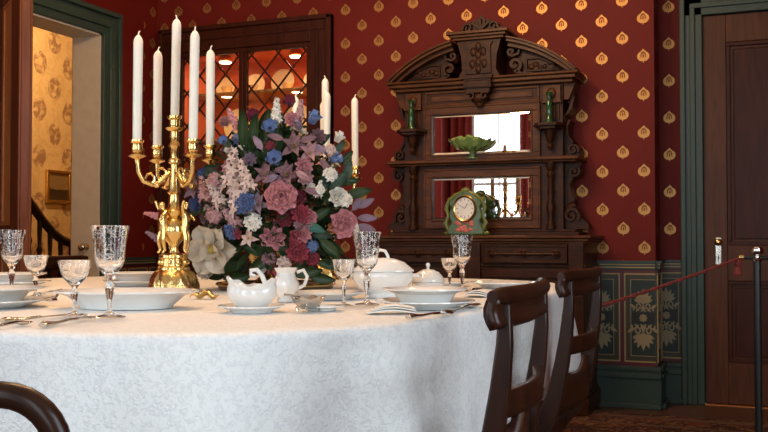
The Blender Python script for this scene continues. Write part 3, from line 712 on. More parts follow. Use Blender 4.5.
# ------------------------------------------------------------------ chairs
def gondola():
    root = empty('dining_chair', (0, 0, 0))
    W2 = .192
    def arcy(x): return -.032+.034*(x/.25)**2
    b = MB()          # crest tablet, a little concave
    b.grid(lambda u, v: (-.24+.48*u, arcy(-.24+.48*u)-.004+.010*math.sin(v*PI), .790+.050*v), 21, 6)
    cr = b.build('crest_rail', MAHOG, root, solid=.018)
    MB().tube([(x, arcy(x)-.002, .840) for x in [-.242+.484*i/16 for i in range(17)]], [.010]+[.0145]*15+[.010], 12).build('scroll_top', MAHOG, cr)
    prof = [(-.014, .828), (-.012, .76), (-.005, .69), (.006, .62), (.022, .54), (.048, .465), (.09, .41), (.16, .395)]
    wd = [.018, .026, .032, .036, .042, .05, .05, .045]
    for s_ in (-1, 1):
        b = MB(); b.strip(prof, wd, 'x', s_*W2-.013, s_*W2+.013); b.build('stile', MAHOG, root, bevel=.004)
    MB().grid(lambda u, v: (-W2+2*W2*u, -.000-.03*math.sin(u*PI), .638+.042*v), 15, 4).build('cross_rail', MAHOG, root, solid=.018)
    MB().grid(lambda u, v: (-W2+2*W2*u, .022-.015*math.sin(u*PI), .485+.115*v+(-.03*math.sin(u*PI))*v), 15, 4).build('lower_rail', MAHOG, root, solid=.018)
    b = MB()
    for s_ in (-1, 1): b.prism([(s_*W2-.012, .09), (s_*W2+.012, .09), (s_*.225+.012, .47), (s_*.225-.012, .47)], 'z', .375, .420)
    b.box(-.225, .225, .45, .475, .375, .42); b.box(-W2, W2, .08, .105, .375, .42); b.build('seat_frame', MAHOG, root, bevel=.004)
    b = MB(); b.grid(lambda u, v: ((u-.5)*2*(W2-.012+.015*v), .10+.345*v, .421+.030*(math.sin(u*PI)*math.sin(v*PI))**.4), 13, 13)
    b.build('seat', plain('dark seat fabric', (.10, .03, .02), .8), root, solid=.006)
    for s_ in (-1, 1):
        b = MB(); b.strip([(.13, .39), (.10, .30), (.05, .15), (-.02, .014)], [.045, .038, .032, .028], 'x', s_*W2-.014, s_*W2+.014); b.build('leg', MAHOG, root, bevel=.003)
        b = MB(); b.strip([(.455, .39), (.47, .28), (.475, .15), (.49, .014)], [.045, .04, .034, .03], 'x', s_*.21-.014, s_*.21+.014); b.build('leg', MAHOG, root, bevel=.003)
    return root
g0 = gondola()
g0.location = (-.418, 1.672, 0); g0.rotation_euler = (0, 0, R(93.8)); tag(g0, 'dark mahogany dining chair nearest the viewer at the right side of the table', 'chair', 'mahogany chairs around the table')
c = copy_tree(g0); c.location = (-.470, 2.56, 0); c.rotation_euler = (0, 0, R(89)); c['label'] = 'dark mahogany dining chair at the right side of the table, farther one beside the rope'
c = copy_tree(g0); c.location = (-3.13, 3.52, 0); c.rotation_euler = (0, 0, R(-88)); c['label'] = 'dark mahogany dining chair on the far left side of the table by the doorway'
# rounded-back chair in the left foreground
rc = empty('side_chair', (0, 0, 0), 0, 'dark wooden chair with round-cornered open back, cut off at lower left', 'chair')
def rrect(w, z0, z1, r, n=8):
    pts = [(-w, z0)]
    pts += [(-w+r-r*math.cos(i*PI/2/n), z1-r+r*math.sin(i*PI/2/n)) for i in range(n+1)]
    pts += [(w-r+r*math.sin(i*PI/2/n), z1-r+r*math.cos(i*PI/2/n)) for i in range(n+1)]
    pts += [(w, z0)]; return pts
pts = rrect(.20, .44, .777, .055)
MB().tube([(x, -.02*((z-.44)/.33), z+.004*math.cos(x*7)) for x, z in pts], .0135, 12, 1.0).build('back_hoop', MAHOG, rc)
MB().grid(lambda u, v: (-.19+.38*u, -.004-.01*math.sin(u*PI), .55+.035*v), 9, 3).build('cross_rail', MAHOG, rc, solid=.014)
MB().prism([(-.21, 0), (.21, 0), (.23, .36), (-.23, .36)], 'z', .40, .44).build('seat_frame', MAHOG, rc, bevel=.006)
MB().grid(lambda u, v: ((u-.5)*2*(.195+.02*v), .02+.33*v, .442+.03*(math.sin(u*PI)*math.sin(v*PI))**.4), 11, 11).build('seat', plain('brown seat fabric', (.10, .03, .02), .8), rc, solid=.006)
for x, y in ((-.19, .02), (.19, .02), (-.20, .33), (.20, .33)): MB().tube([(x, y, .41), (x, y, .25), (x*1.03, y, .013)], [.02, .017, .012], 10).build('leg', MAHOG, rc)
cp = D(81, .93, 0)
dirx = Vector((math.cos(YAW-R(3)), math.sin(YAW-R(3)), 0))
rc.location = cp - dirx*.213; rc.rotation_euler = (0, 0, YAW-R(3))

# ------------------------------------------------------------------ rope barrier
sp_ = D(757, 3.3, 0)
rb = empty('rope_stand', sp_, 0, 'black metal post with a round silvery finial and top bar before the right door', 'post')
MB().lathe([(.001, .013), (.15, .013), (.15, .022), (.03, .034), (.013, .045), (.0125, .86), (.001, .86)], seg=20).build('post', IRON, rb)
MB().lathe([(.016, .855), (.018, .862), (.010, .868), (.010, .874), (.020, .882), (.023, .893), (.018, .906), (.001, .911)], seg=18).build('finial', SILVER, rb)
MB().tube([(-.052, -.0, .868), (0, 0, .866), (.25, .08, .866)], .0065, 8).build('top_bar', IRON, rb)
MB().tube([(-.060, 0, .868), (-.044, 0, .868)], .010, 10).build('bar_cap', BRASS, rb)
q0 = sp_+Vector((-.058, 0, .855)); q1 = W(737, 263, 3.32)
mid = [W(x, y, dd) for x, y, dd in ((738, 259, 3.33), (700, 273, 3.25), (650, 290.5, 3.12), (608, 304, 2.88), (596, 307, 2.74))]
pts = [q0]+mid
fine = []
for i in range(len(pts)-1):
    for k in range(14): fine.append(pts[i].lerp(pts[i+1], k/14))
fine.append(pts[-1])
b = MB()
for ph in (0, PI):
    path = [p+Vector((.003*math.cos(i*.9+ph), .0, .003*math.sin(i*.9+ph))) for i, p in enumerate(fine)]
    b.tube(path, .0036, 6)
rp = b.build('barrier_rope', ROPE); tag(rp, 'thin red rope sloping from the black post down to the farther chair', 'rope')
MB().lathe([(.001, 0), (.012, -.005), (.011, -.02), (.008, -.024), (.016, -.05), (.013, -.055), (.001, -.055)], tuple(W(738, 260, 3.33)), 12).build('tassel', ROPE, rp)

# ------------------------------------------------------------------ candelabra
def candelabrum():
    root = empty('candelabrum', (0, 0, 0))
    leaf = lambda a, t: (1+.05*abs(math.sin(a*6))*(1-t)+.035*math.sin(a*15+t*9)*math.sin(t*PI), .004*math.sin(a*12)*(1-t))
    MB().lathe([(.072, 0), (.080, .004), (.081, .014), (.077, .028), (.072, .045), (.064, .060), (.053, .070), (.001, .070)], seg=96, wob=leaf).build('leafy_foot', BRASS_R, root)
    b = MB().lathe([(.052, .070), (.052, .078), (.045, .084), (.043, .105), (.048, .110), (.048, .118), (.036, .124), (.001, .124)], seg=40)
    for k in range(10):
        a = k*2*PI/10; b.ball((.044*math.cos(a), .044*math.sin(a), .095), .008, (1, 1, 1.2), 8, 5)
    b.build('drum', BRASS, root)
    b = MB().lathe([(.020, .124), (.014, .14), (.018, .155), (.036, .175), (.041, .20), (.034, .225), (.020, .24), (.028, .25), (.030, .262), (.020, .275), (.018, .30), (.016, .315)], seg=28)
    b.build('urn', BRASS, root)
    b = MB().lathe([(.016, .315), (.022, .322), (.018, .335), (.015, .38), (.013, .415), (.020, .42), (.020, .428), (.013, .435), (.014, .465), (.019, .475), (.015, .485), (.012, .49), (.016, .50), (.014, .525)],
               seg=36, wob=lambda a, t: (1+.05*math.sin(a*10), 0)); b.build('fluted_stem', BRASS, root)
    # three putti around the urn
    V_ = [(0,0,.085),(0,.004,.105),(0,.002,.125),(0,0,.142),(0,.004,.158),(0,.005,.168),(.014,0,.134),(.026,.004,.150),(.030,.012,.172),(-.014,0,.134),(-.024,.012,.118),(-.018,.026,.106),
          (.009,0,.078),(.011,.010,.045),(.010,.002,.008),(.010,.014,.002),(-.009,0,.078),(-.013,.006,.045),(-.011,-.002,.008),(-.012,.010,.002)]
    E_ = [(0,1),(1,2),(2,3),(3,4),(4,5),(2,6),(6,7),(7,8),(2,9),(9,10),(10,11),(0,12),(12,13),(13,14),(14,15),(0,16),(16,17),(17,18),(18,19)]
    r_ = [.013,.014,.0135,.006,.0125,.009,.008,.006,.005,.008,.006,.005,.010,.008,.0055,.005,.010,.008,.0055,.005]
    for k in range(3):
        a = R(-115)+k*2*PI/3
        skin('cherub_figure', [Vector(v) for v in V_], E_, r_, BRASS, root, (.041*math.cos(a), .041*math.sin(a), .124), (0, 0, a-PI/2), 1)
    RA = .130
    for k in range(4):
        a = YAW+R(38.7)+k*PI/2; ca, sa = math.cos(a), math.sin(a)
        p2 = [(.016, .385), (.035, .372), (.055, .352), (.078, .345), (.108, .356), (.125, .385), (RA, .425)]
        arm = MB().tube([(r*ca, r*sa, z) for r, z in p2], [.007, .008, .007, .0075, .007, .0075, .008], 10)
        for (r0, z0, sg) in ((.045, .385, 1), (.085, .365, -1)):
            arm.tube([((r0+.016*math.cos(t_*.9*sg))*ca, (r0+.016*math.cos(t_*.9*sg))*sa, z0+.016*math.sin(t_*.9)) for t_ in range(6)], [.004, .0045, .0045, .004, .004, .003], 6)
        arm.ball((.062*ca, .062*sa, .345), .010)
        am = arm.build('arm', BRASS, root)
        MB().lathe([(.008, .420), (.010, .426), (.028, .434), (.029, .438), (.012, .440), (.016, .447), (.019, .458), (.016, .474), (.022, .480), (.022, .486), (.014, .486), (.013, .47), (.001, .47)], (RA*ca, RA*sa, 0), 24).build('candle_cup', BRASS, am)
    MB().lathe([(.012, .52), (.016, .522), (.026, .528), (.030, .534), (.016, .538), (.018, .548), (.017, .560), (.023, .565), (.024, .574), (.015, .574), (.014, .56), (.001, .56)], seg=24).build('candle_cup', BRASS, root)
    return root
def candle(h):
    root = empty('candle', (0, 0, 0))
    MB().lathe([(.001, 0), (.0125, 0), (.0125, .012), (.0142, .018), (.0150, h-.040), (.0150, h-.016), (.0120, h-.006), (.0060, h+.002), (.001, h+.005)], seg=16).build('wax_body', WAX, root)
    MB().tube([(0, 0, h), (.001, 0, h+.009), (.004, 0, h+.016), (.007, 0, h+.017)], [.0028, .0026, .0022, .0016], 6).build('wick', WAX, root)
    return root
ca_ = candelabrum(); PC1 = D(174, 3.05, TZ+.003); ca_.location = PC1
tag(ca_, 'ornate brass five-light candelabrum with cherubs, left of the bouquet', 'candelabrum', 'brass candelabra on the table')
PC2 = D(325, 4.02, TZ+.003); c2 = copy_tree(ca_); c2.location = PC2; c2.rotation_euler = (0, 0, R(-33)); c2['label'] = 'brass five-light candelabrum half hidden behind the right of the bouquet'
c0 = candle(.335)
n1 = {0: 'far right', 1: 'second from left', 2: 'outermost left', 3: 'second from right'}
first = True
for pos, which, zo in ((PC1, 'front candelabrum by the bouquet', 0), (PC2, 'candelabrum behind the bouquet', -.02)):
    for k in range(5):
        o = c0 if first else copy_tree(c0); first = False
        if k < 4:
            a = YAW+R(38.7 if pos is PC1 else 5.7)+k*PI/2; o.location = pos+Vector((.130*math.cos(a), .130*math.sin(a), .471)); nm = n1[k]+' candle'
            if pos is PC1: o.scale.z = {0: 1.0, 1: 1.0, 2: 1.035, 3: 1.07}[k]
            else: o.scale.z = .93
        else: o.location = pos+Vector((0, 0, .562)); nm = 'tallest middle candle'; o.scale.z = .98 if pos is PC1 else .90
        o.rotation_euler = (R(random.uniform(-.8, .8)), R(random.uniform(-1.0, .6)), R(40*k))
        tag(o, 'ivory taper, %s of the brass %s' % (nm, which), 'candle', 'ivory candles in the brass candelabra')

# ------------------------------------------------------------------ glassware
def goblet(h=.198, r=.041, name='water_goblet'):
    b = MB()
    pr = [(.001, 0), (r*.85, 0), (r*.85, .0018), (r*.3, .006), (.0055, .012), (.0048, .03), (.0095, .058), (.0105, .066), (.006, .078), (.009, .083),
          (r*.30, .092), (r*.66, .110), (r*.76, .122), (r*.84, .160), (r*1.0, h-.002), (r*1.0, h), (r*.965, h), (r*.805, .160), (r*.725, .123), (r*.62, .112), (r*.26, .098), (.001, .094)]
    return b.lathe(pr, seg=20)
def wineglass(h=.122, r=.037):
    b = MB(); pr = [(.001, 0), (r*.78, 0), (r*.78, .0016), (r*.25, .005), (.0045, .010), (.0040, .026), (.0075, .044), (.0085, .050), (.005, .060), (.008, .064),
          (r*.28, .067), (r*.66, .082), (r*.78, .092), (r*1.0, h-.002), (r*1.0, h), (r*.96, h), (r*.74, .093), (r*.62, .084), (r*.25, .072), (.001, .069)]
    return b.lathe(pr, seg=20)
gm = goblet(); wm = wineglass()
for px, dd, sc, lab in ((110, 2.03, 1.0, 'tall etched crystal goblet at left foreground in front of the platter'), (12, 2.85, 1.0, 'tall etched crystal goblet at the far left edge'),
                        (367, 2.42, .95, 'tall etched crystal goblet in front of the white tureen'), (462, 3.08, .93, 'tall etched crystal goblet at right before the sideboard drawers')):
    o = goblet().build('water_goblet', CUT, loc=D(px, dd, TZ+.003)); o.scale = (sc if px != 367 else .93, sc if px != 367 else .93, sc); tag(o, lab, 'goblet', 'etched crystal goblets')
for px, dd, sc, sz, lab in ((75, 2.08, 1.0, 1.0, 'short flared crystal wine glass left of the tall goblet in the left foreground'), (36, 2.75, 1.0, 1.0, 'short flared crystal wine glass beside the goblet at the far left edge'),
                        (344, 2.38, .83, .96, 'short crystal wine glass between bouquet and tureen'), (449.5, 3.2, .82, .86, 'short crystal wine glass beside the goblet at right')):
    o = wineglass().build('wine_glass', CUT, loc=D(px, dd, TZ+.003)); o.scale = (sc, sc, sz); tag(o, lab, 'wine glass', 'short crystal wine glasses')

# ------------------------------------------------------------------ china
def plate(r=.12, h=.018):
    return MB().lathe([(.001, .004), (r*.55, .004), (r*.55, 0), (r*.6, 0), (r*.66, .006), (r, h), (r*.998, h+.003), (r*.66, .010), (r*.6, .0065), (.001, .0065)], seg=48)
def soup(r=.11, h=.040):
    return MB().lathe([(.001, .003), (r*.5, .003), (r*.5, 0), (r*.56, 0), (r*.60, .008), (r*.72, h-.012), (r, h-.002), (r, h+.001), (r*.71, h-.008), (r*.55, .010), (.001, .007)], seg=48)
def stack(pos, r1, r2, who):
    o = plate(r1).build('dinner_plate', CHINA, loc=pos); tag(o, 'white dinner plate under the soup plate, '+who, 'plate', 'white dinner plates')
    if r2:
        o = soup(r2).build('soup_plate', CHINA, loc=pos+Vector((0, 0, .0085))); tag(o, 'white soup plate on a dinner plate, '+who, 'plate', 'white soup plates')
Z1 = TZ+.0025
stack(D(-10, 2.33, Z1), .142, .130, 'at the left edge of the photo')
stack(D(425, 2.30, Z1), .124, .106, 'right foreground before the round covered dish')
stack(D(12, 3.35, Z1), .135, .12, 'behind the leftmost glasses')
stack(D(136, 3.42, Z1), .115, .10, 'behind the platter, left of the candelabrum')
def one(px, dd, r, lab, z=Z1):
    o = plate(r).build('dinner_plate', CHINA, loc=D(px, dd, z)); tag(o, lab, 'plate', 'white dinner plates')
one(150, 3.75, .12, 'white plate farthest back, left of the candelabrum')
one(503, 3.28, .115, 'white plate at the far right of the table behind the near chair')
one(328, 2.66, .105, 'white plate half hidden between bouquet and wine glass')
o = plate(.052, .010).build('butter_plate', CHINA, loc=D(322, 2.22, Z1)); tag(o, 'small white butter plate right of the silver salt dish', 'plate')
o = plate(.062, .012).build('saucer', CHINA, loc=D(452, 3.42, Z1)); tag(o, 'small white saucer behind the right-hand glasses', 'saucer')
# oval platter
o = MB().lathe([(.001, .004), (.55, .004), (.55, 0), (.62, 0), (.68, .012), (.80, .030), (1.0, .040), (1.0, .044), (.79, .035), (.64, .016), (.55, .009), (.001, .008)], seg=72, sx=.178, sy=.125,
              wob=lambda a, t: (1+.012*math.cos(a*16)*t*(1-t)*3, 0)).build('serving_platter', CHINA, loc=D(127, 2.31, Z1), rot=YAW)
tag(o, 'large deep oval white serving platter behind the foreground goblet', 'platter')
# sauce boat and saucer
sc_ = D(252, 2.17, Z1)
o = plate(.078, .014).build('saucer', CHINA, loc=sc_); tag(o, 'white saucer under the sauce boat', 'saucer')
g = empty('sauce_boat', sc_+Vector((0, 0, .0095)), YAW, 'white scalloped sauce boat with curled handle on a saucer', 'sauce boat')
def boatw(a, t):
    e = abs(math.cos(a)); return (1+.16*e**3*t, .010*math.cos(2*a)*max(0, t*2-.1)*(1 if t < .55 else max(0, 1.6-t*1.4))+.002*math.sin(a*14)*math.sin(t*PI))
b = MB().lathe([(.001, .003), (.028, .003), (.030, 0), (.034, .004), (.040, .010), (.050, .026), (.0505, .042), (.047, .052), (.052, .062), (.050, .063), (.044, .052), (.047, .040), (.045, .026), (.030, .012), (.001, .010)], seg=56, sx=1.02, sy=.78, wob=lambda a, t: (1+.12*abs(math.cos(a))**3*math.sin(t*PI), (.010*math.cos(2*a)+.003*math.sin(a*9))*math.exp(-((t-.6)/.22)**2)))
b.build('boat_body', CHINA, g, ang=60)
MB().tube([(.030, .010, .056), (.022, .014, .074), (.010, .014, .088), (-.004, .012, .087), (-.004, .012, .077), (.006, .012, .074)], [.006, .006, .0058, .0055, .005, .004], 10).build('handle', CHINA, g)
# cream jug
g = empty('cream_jug', D(286, 2.54, Z1), YAW, 'small white cream jug with loop handle behind the silver salt dish', 'jug')
MB().lathe([(.001, .003), (.022, 0), (.024, .004), (.020, .012), (.034, .032), (.036, .050), (.026, .068), (.024, .078), (.032, .092), (.030, .092), (.021, .078), (.023, .068), (.032, .050), (.028, .032), (.001, .012)], seg=32, wob=lambda a, t: (1+.03*math.sin(a*8), 0)).build('jug_body', CHINA, g)
MB().tube([(.030, 0, .080), (.048, 0, .086), (.058, 0, .068), (.050, 0, .045), (.034, 0, .036)], .005, 8).build('handle', CHINA, g)
# silver salt
g = empty('salt_dish', D(308, 2.165, Z1), YAW, 'small shiny silver footed salt dish in front of the bouquet', 'salt dish')
MB().lathe([(.001, .010), (.014, .010), (.024, .018), (.029, .030), (.027, .030), (.020, .019), (.001, .014)], seg=48, wob=lambda a, t: (1.1+.13*math.sin(a*6), .003*math.sin(a*6))).build('silver_bowl', SILVER, g)
g.scale = (1.15, 1.15, 1.15)
for k in range(3):
    a = k*2*PI/3-PI/2; MB().tube([(.020*math.cos(a), .020*math.sin(a), .016), (.027*math.cos(a), .027*math.sin(a), .008), (.025*math.cos(a), .025*math.sin(a), .002)], [.003, .003, .0035], 8).build('foot', SILVER, g)
MB().tube([(-.01, 0, .02), (-.03, .0, .034), (-.048, 0, .036)], [.004, .002, .003], 6).build('salt_spoon', SILVER, g)
# brass leaf dish
b = MB().grid(lambda u, v: ((v-.5)*.085, (u-.5)*.05*math.sin(v*PI)**.7, .004+.016*abs(u-.5)*2*math.sin(v*PI)+.006*math.sin(v*14)), 7, 15)
o = b.build('leaf_dish', BRASS, loc=D(205, 2.66, Z1+.001), rot=YAW, solid=.002); tag(o, 'tiny brass leaf-shaped dish at the foot of the bouquet', 'dish')
# tureen
g = empty('soup_tureen', D(383, 2.70, Z1), YAW-R(8), 'white oval lidded tureen with loop handle behind the goblet', 'tureen')
MB().lathe([(.001, .004), (.55, 0), (.60, .006), (.52, .014), (.80, .030), (1.0, .055), (1.02, .070), (.96, .076), (.001, .076)], seg=48, sx=.088, sy=.062, wob=lambda a, t: (1+.015*math.sin(a*16)*math.sin(t*PI), 0)).build('tureen_body', CHINA, g)
ld = MB().lathe([(1.02, .077), (1.02, .081), (.92, .088), (.70, .104), (.40, .114), (.001, .117)], seg=48, sx=.088, sy=.062, wob=lambda a, t: (1+.012*math.sin(a*16)*math.sin(t*PI), 0)).build('lid', CHINA, g)
MB().tube([(-.018, 0, .110), (-.022, 0, .126), (-.010, 0, .139), (.006, 0, .136), (.014, 0, .122), (.016, 0, .108)], .005, 10).build('lid_handle', CHINA, ld)
for s_ in (-1, 1):
    MB().tube([(s_*.086, -.015, .066), (s_*.104, -.012, .066), (s_*.108, 0, .064), (s_*.104, .012, .066), (s_*.086, .015, .066)], .005, 8).build('handle', CHINA, g)
# covered round dish
g = empty('covered_dish', D(428, 2.80, Z1), YAW, 'small round white covered dish with knob between tureen and goblet', 'covered dish')
MB().lathe([(.001, .003), (.030, 0), (.032, .004), (.044, .018), (.049, .036), (.046, .042), (.001, .042)], seg=36).build('dish_body', CHINA, g)
ld = MB().lathe([(.050, .043), (.050, .046), (.046, .056), (.034, .070), (.016, .079), (.001, .081)], seg=36).build('lid', CHINA, g)
MB().lathe([(.005, .079), (.004, .086), (.007, .092), (.005, .098), (.001, .100)], seg=14).build('knob', CHINA, ld)
# crystal salt at left
o = MB().lathe([(.001, 0), (.022, 0), (.020, .006), (.030, .022), (.028, .022), (.016, .008), (.001, .007)], seg=16).build('salt_dish', CUT, loc=D(50, 2.6, Z1)); tag(o, 'small cut crystal salt dish between the left plates', 'salt dish')

# napkins
def napkin(px, dd, w, l, rz, lab, n=3):
    b = MB()
    for k in range(n):
        s_ = 1-.10*k
        b.grid(lambda u, v: ((u-.5)*w*s_+.004*k, (v-.5)*l*s_, .003+.005*k+.006*math.sin(u*PI)*(1+.3*math.sin(v*5+k))), 14, 8)
    o = b.build('napkin', NAPK, loc=D(px, dd, Z1-.001), rot=YAW+rz, solid=.0022); tag(o, lab, 'napkin', 'folded white napkins')
napkin(391, 2.14, .115, .07, R(4), 'folded white napkin in front of the right-hand plates')
napkin(478, 2.78, .075, .10, R(-20), 'folded white napkin beside the near chair crest')
napkin(522, 3.05, .07, .09, R(-10), 'folded white napkin at the far right corner of the table')

# cutlery
def place_flat(name, kind, p0, p1, lab):
    p0 = Vector((p0.x, p0.y, Z1+.001)); p1 = Vector((p1.x, p1.y, Z1+.001)); L = (p1-p0).length; a = math.atan2(p1.y-p0.y, p1.x-p0.x)
    root = empty(name, p0, a, lab, name.replace('_', ' '), 'silver cutlery')
    b = MB(); hl = L*.52
    b.tube([(0, 0, .005), (L*.06, 0, .006), (L*.16, 0, .005), (L*.3, 0, .0045), (hl, 0, .006)], [.008, .010, .008, .0055, .0045], 10, .6); b.build('handle', SILVER, root)
    b = MB()
    if kind == 'knife': b.prism([(hl, -.006), (L*.9, -.0085), (L, -.002), (L, .003), (L*.9, .007), (hl, .006)], 'z', .004, .006)
    elif kind == 'spoon':
        b.tube([(hl, 0, .006), (L*.72, 0, .008)], .003, 8); b.grid(lambda u, v: (L*.70+(L*.30)*v, (u-.5)*2*.019*math.sin(PI*min(1, v*.96+.02))**.6, .007-.006*math.sin(PI*v)*(1-(2*u-1)**2)), 9, 12)
    else:
        b.tube([(hl, 0, .006), (L*.72, 0, .005)], .003, 8); b.prism([(L*.70, -.004), (L*.78, -.011), (L*.84, -.011), (L*.84, .011), (L*.78, .011), (L*.70, .004)], 'z', .004, .006)
        for k in range(4): b.tube([(L*.83, -.009+.006*k, .005), (L*.92, -.009+.006*k, .003), (L, -.009+.006*k, .006)], [.002, .002, .001], 6)
    b.build({'knife': 'blade', 'spoon': 'spoon_bowl', 'fork': 'tines'}[kind], SILVER, root, solid=.001 if kind == 'spoon' else 0)
place_flat('table_knife', 'knife', P(2, 324), P(72, 317), 'silver knife lying left foreground near the cloth edge')
place_flat('table_fork', 'fork', P(42, 328.5), P(90, 319.5), 'silver fork in the left foreground, tines at the goblet foot')
place_flat('table_spoon', 'spoon', P(-20, 331), P(30, 325.5), 'silver spoon at the bottom left edge of the table')
place_flat('table_spoon', 'spoon', P(443, 316), P(478, 306.5), 'silver spoon right of the right-hand plates')
place_flat('table_fork', 'fork', P(408, 320), P(452, 314.5), 'silver fork in front of the right-hand plates')
place_flat('table_knife', 'knife', P(470, 292), P(500, 287), 'silver knife between the far plate and the right glasses')
place_flat('table_knife', 'knife', P(38, 297), P(62, 291), 'silver knife behind the left wine glass')

# ------------------------------------------------------------------ bouquet
BC = D(276, 3.22, TZ+.003)
pl = empty('plateau_tray', BC, 0, 'low round brass-edged brown tray under the bouquet', 'tray')
MB().lathe([(.001, 0), (.195, 0), (.198, .014), (.185, .016), (.001, .016)], seg=56).build('tray_base', plain('brown tray wood', (.09, .05, .02), .3), pl)
MB().lathe([(.192, .012), (.202, .012), (.206, .017), (.202, .022), (.192, .022), (.189, .017)], seg=56, closed=True).build('rim', BRASS, pl)
bq = empty('flower_arrangement', BC+Vector((0, 0, .016)), 0, 'large mixed bouquet of silk roses, lilies, magnolia and blue anemones', 'flowers')
B0 = BC+Vector((0, 0, .016))
MB().lathe([(.001, 0), (.07, 0), (.075, .01), (.05, .03), (.09, .08), (.10, .11), (.07, .13), (.001, .13)], seg=28).build('bowl', BRASS_R, bq)
def petal(b, L, w, cup, curl, M, nu=5, nv=7, ruf=0, tip=.7, seedp=0, ex=.75):
    M0 = b.M.copy(); b.M = b.M @ M
    def fn(u, v):
        x = (u-.5)*2; ww = w*.5*(math.sin(PI*min(1, v**tip*.93+.035)))**ex
        z = cup*(1-x*x*.3)*0 + cup*x*x*w*1.2 + curl*L*v*v
        return (x*ww, L*v, z+ruf*w*math.sin(x*6+v*7+seedp)*v)
    b.grid(fn, nu, nv); b.M = M0
RZ = lambda a: Matrix.Rotation(a, 4, 'Z'); RX = lambda a: Matrix.Rotation(a, 4, 'X')
# every flower faces local +Z, unit radius about 1
def m_rose(m, mc=None):
    b = MB().use(m)
    for ring, (n, L, w, tilt, cu) in enumerate(((3, .38, .5, 86, -.3), (4, .55, .75, 74, -.25), (5, .70, .95, 58, -.3), (6, .85, 1.1, 36, -.35), (7, 1.0, 1.15, 12, -.3))):
        for k in range(n): petal(b, L, w, .35, cu, RZ(2*PI*k/n+ring*.7) @ T((0, .06, .0)) @ RX(R(tilt)), ruf=.03, tip=1.25, seedp=k, ex=.42)
    return b
def m_anem(m, mc):
    b = MB().use(m)
    for k in range(7): petal(b, 1.0, .85, .25, .15, RZ(2*PI*k/7) @ T((0, .05, 0)) @ RX(R(30+8*(k % 2))), ruf=.05, seedp=k, tip=1.1, ex=.5)
    b.use(mc).ball((0, 0, .14), .22, (1, 1, .6), 10, 6)
    return b
def m_lily(m, mc):
    b = MB().use(m)
    for k in range(6): petal(b, 1.25, .68, .32, -.55, RZ(PI*k/3+.1*k) @ RX(R(66 if k % 2 else 44)), tip=1.0, seedp=k*2, ruf=.07, ex=.65)
    b.use(mc)
    for k in range(5): b.tube([(0, 0, 0), (.1*math.cos(k*1.26), .1*math.sin(k*1.26), .5), (.2*math.cos(k*1.26), .2*math.sin(k*1.26), .75)], [.02, .02, .035], 5)
    return b
def m_magn(m, mc):
    b = MB().use(m)
    for k in range(6): petal(b, 1.05, .95, .22, .05, RZ(2*PI*k/6+.2) @ T((0, .08, 0)) @ RX(R(14+8*(k % 2))), 7, 9, ruf=.13, tip=1.15, seedp=k*2, ex=.62)
    for k in range(3): petal(b, .7, .6, .3, .1, RZ(2*PI*k/3) @ T((0, .06, .03)) @ RX(R(48)), 6, 7, ruf=.08, tip=1.15, seedp=k, ex=.5)
    b.use(mc).ball((0, 0, .16), .19, (1, 1, 1.1), 10, 8)
    for k in range(14): b.tube([(.1*math.cos(k*.45), .1*math.sin(k*.45), .1), (.28*math.cos(k*.45), .28*math.sin(k*.45), .28)], .022, 5)
    return b
def m_carn(m, mc=None):
    b = MB().use(m)
    for ring, (n, L, tilt) in enumerate(((9, 1.0, 8), (9, .85, 28), (8, .68, 50), (6, .48, 72))):
        for k in range(n): petal(b, L, .55, .2, .05, RZ(2*PI*k/n+ring*.4) @ RX(R(tilt)), 6, 6, ruf=.16, tip=1.2, seedp=k*1.7+ring)
    return b
def m_star(b, s, M):
    for k in range(5): petal(b, s, s*.5, .1, -.15, M @ RZ(2*PI*k/5) @ RX(R(18)), 3, 4, tip=.8)
def m_spike(m, mc=None, n=26, L=2.6, r=.40, s=.62):           # grows along local +Y, flowers all round
    b = MB().use(m); rnd = random.Random(5)
    for k in range(n):
        t = k/(n-1); a = k*2.4; rr = r*(1-.75*t)+.05; sc = s*(1-.55*t)
        d_ = Vector((math.cos(a), .25, math.sin(a))).normalized()
        Mm = Matrix.Translation((rr*math.cos(a), t*L, rr*math.sin(a))) @ d_.to_track_quat('Z', 'Y').to_matrix().to_4x4()
        m_star(b, sc, Mm)
    b.use(STEMM).tube([(0, -.3, 0), (0, L, 0)], .05, 6)
    return b
def m_clus(m, mc=None):
    b = MB().use(m); rnd = random.Random(3)
    for k in range(16):
        d_ = Vector((rnd.uniform(-1, 1), rnd.uniform(-1, 1), rnd.uniform(0, 1))).normalized()
        m_star(b, .55, Matrix.Translation(d_*.62) @ d_.to_track_quat('Z', 'Y').to_matrix().to_4x4() @ RZ(k))
    return b
def m_bud(m, mc=None):
    b = MB().use(m)
    for k in range(4): petal(b, 1.5, .9, .45, -.06, RZ(PI/2*k) @ T((0, .12, 0)) @ RX(R(80)), tip=.95, ruf=.04, seedp=k)
    for k in range(3): petal(b, 1.2, .8, .4, -.25, RZ(2*PI/3*k) @ T((0, .2, 0)) @ RX(R(66)), tip=.95, ruf=.05, seedp=k)
    return b
def m_leaf(m, mc=None):
    b = MB().use(m); petal(b, 1.0, .42, .25, -.25, Matrix(), 5, 9, tip=.85); b.tube([(0, -.15, 0), (0, .3, .02), (0, .95, -.2)], [.015, .015, .004], 5); return b
def pm_(name, c): return plain(name, c, .6, var=.22, scale=40, sheen=.1)
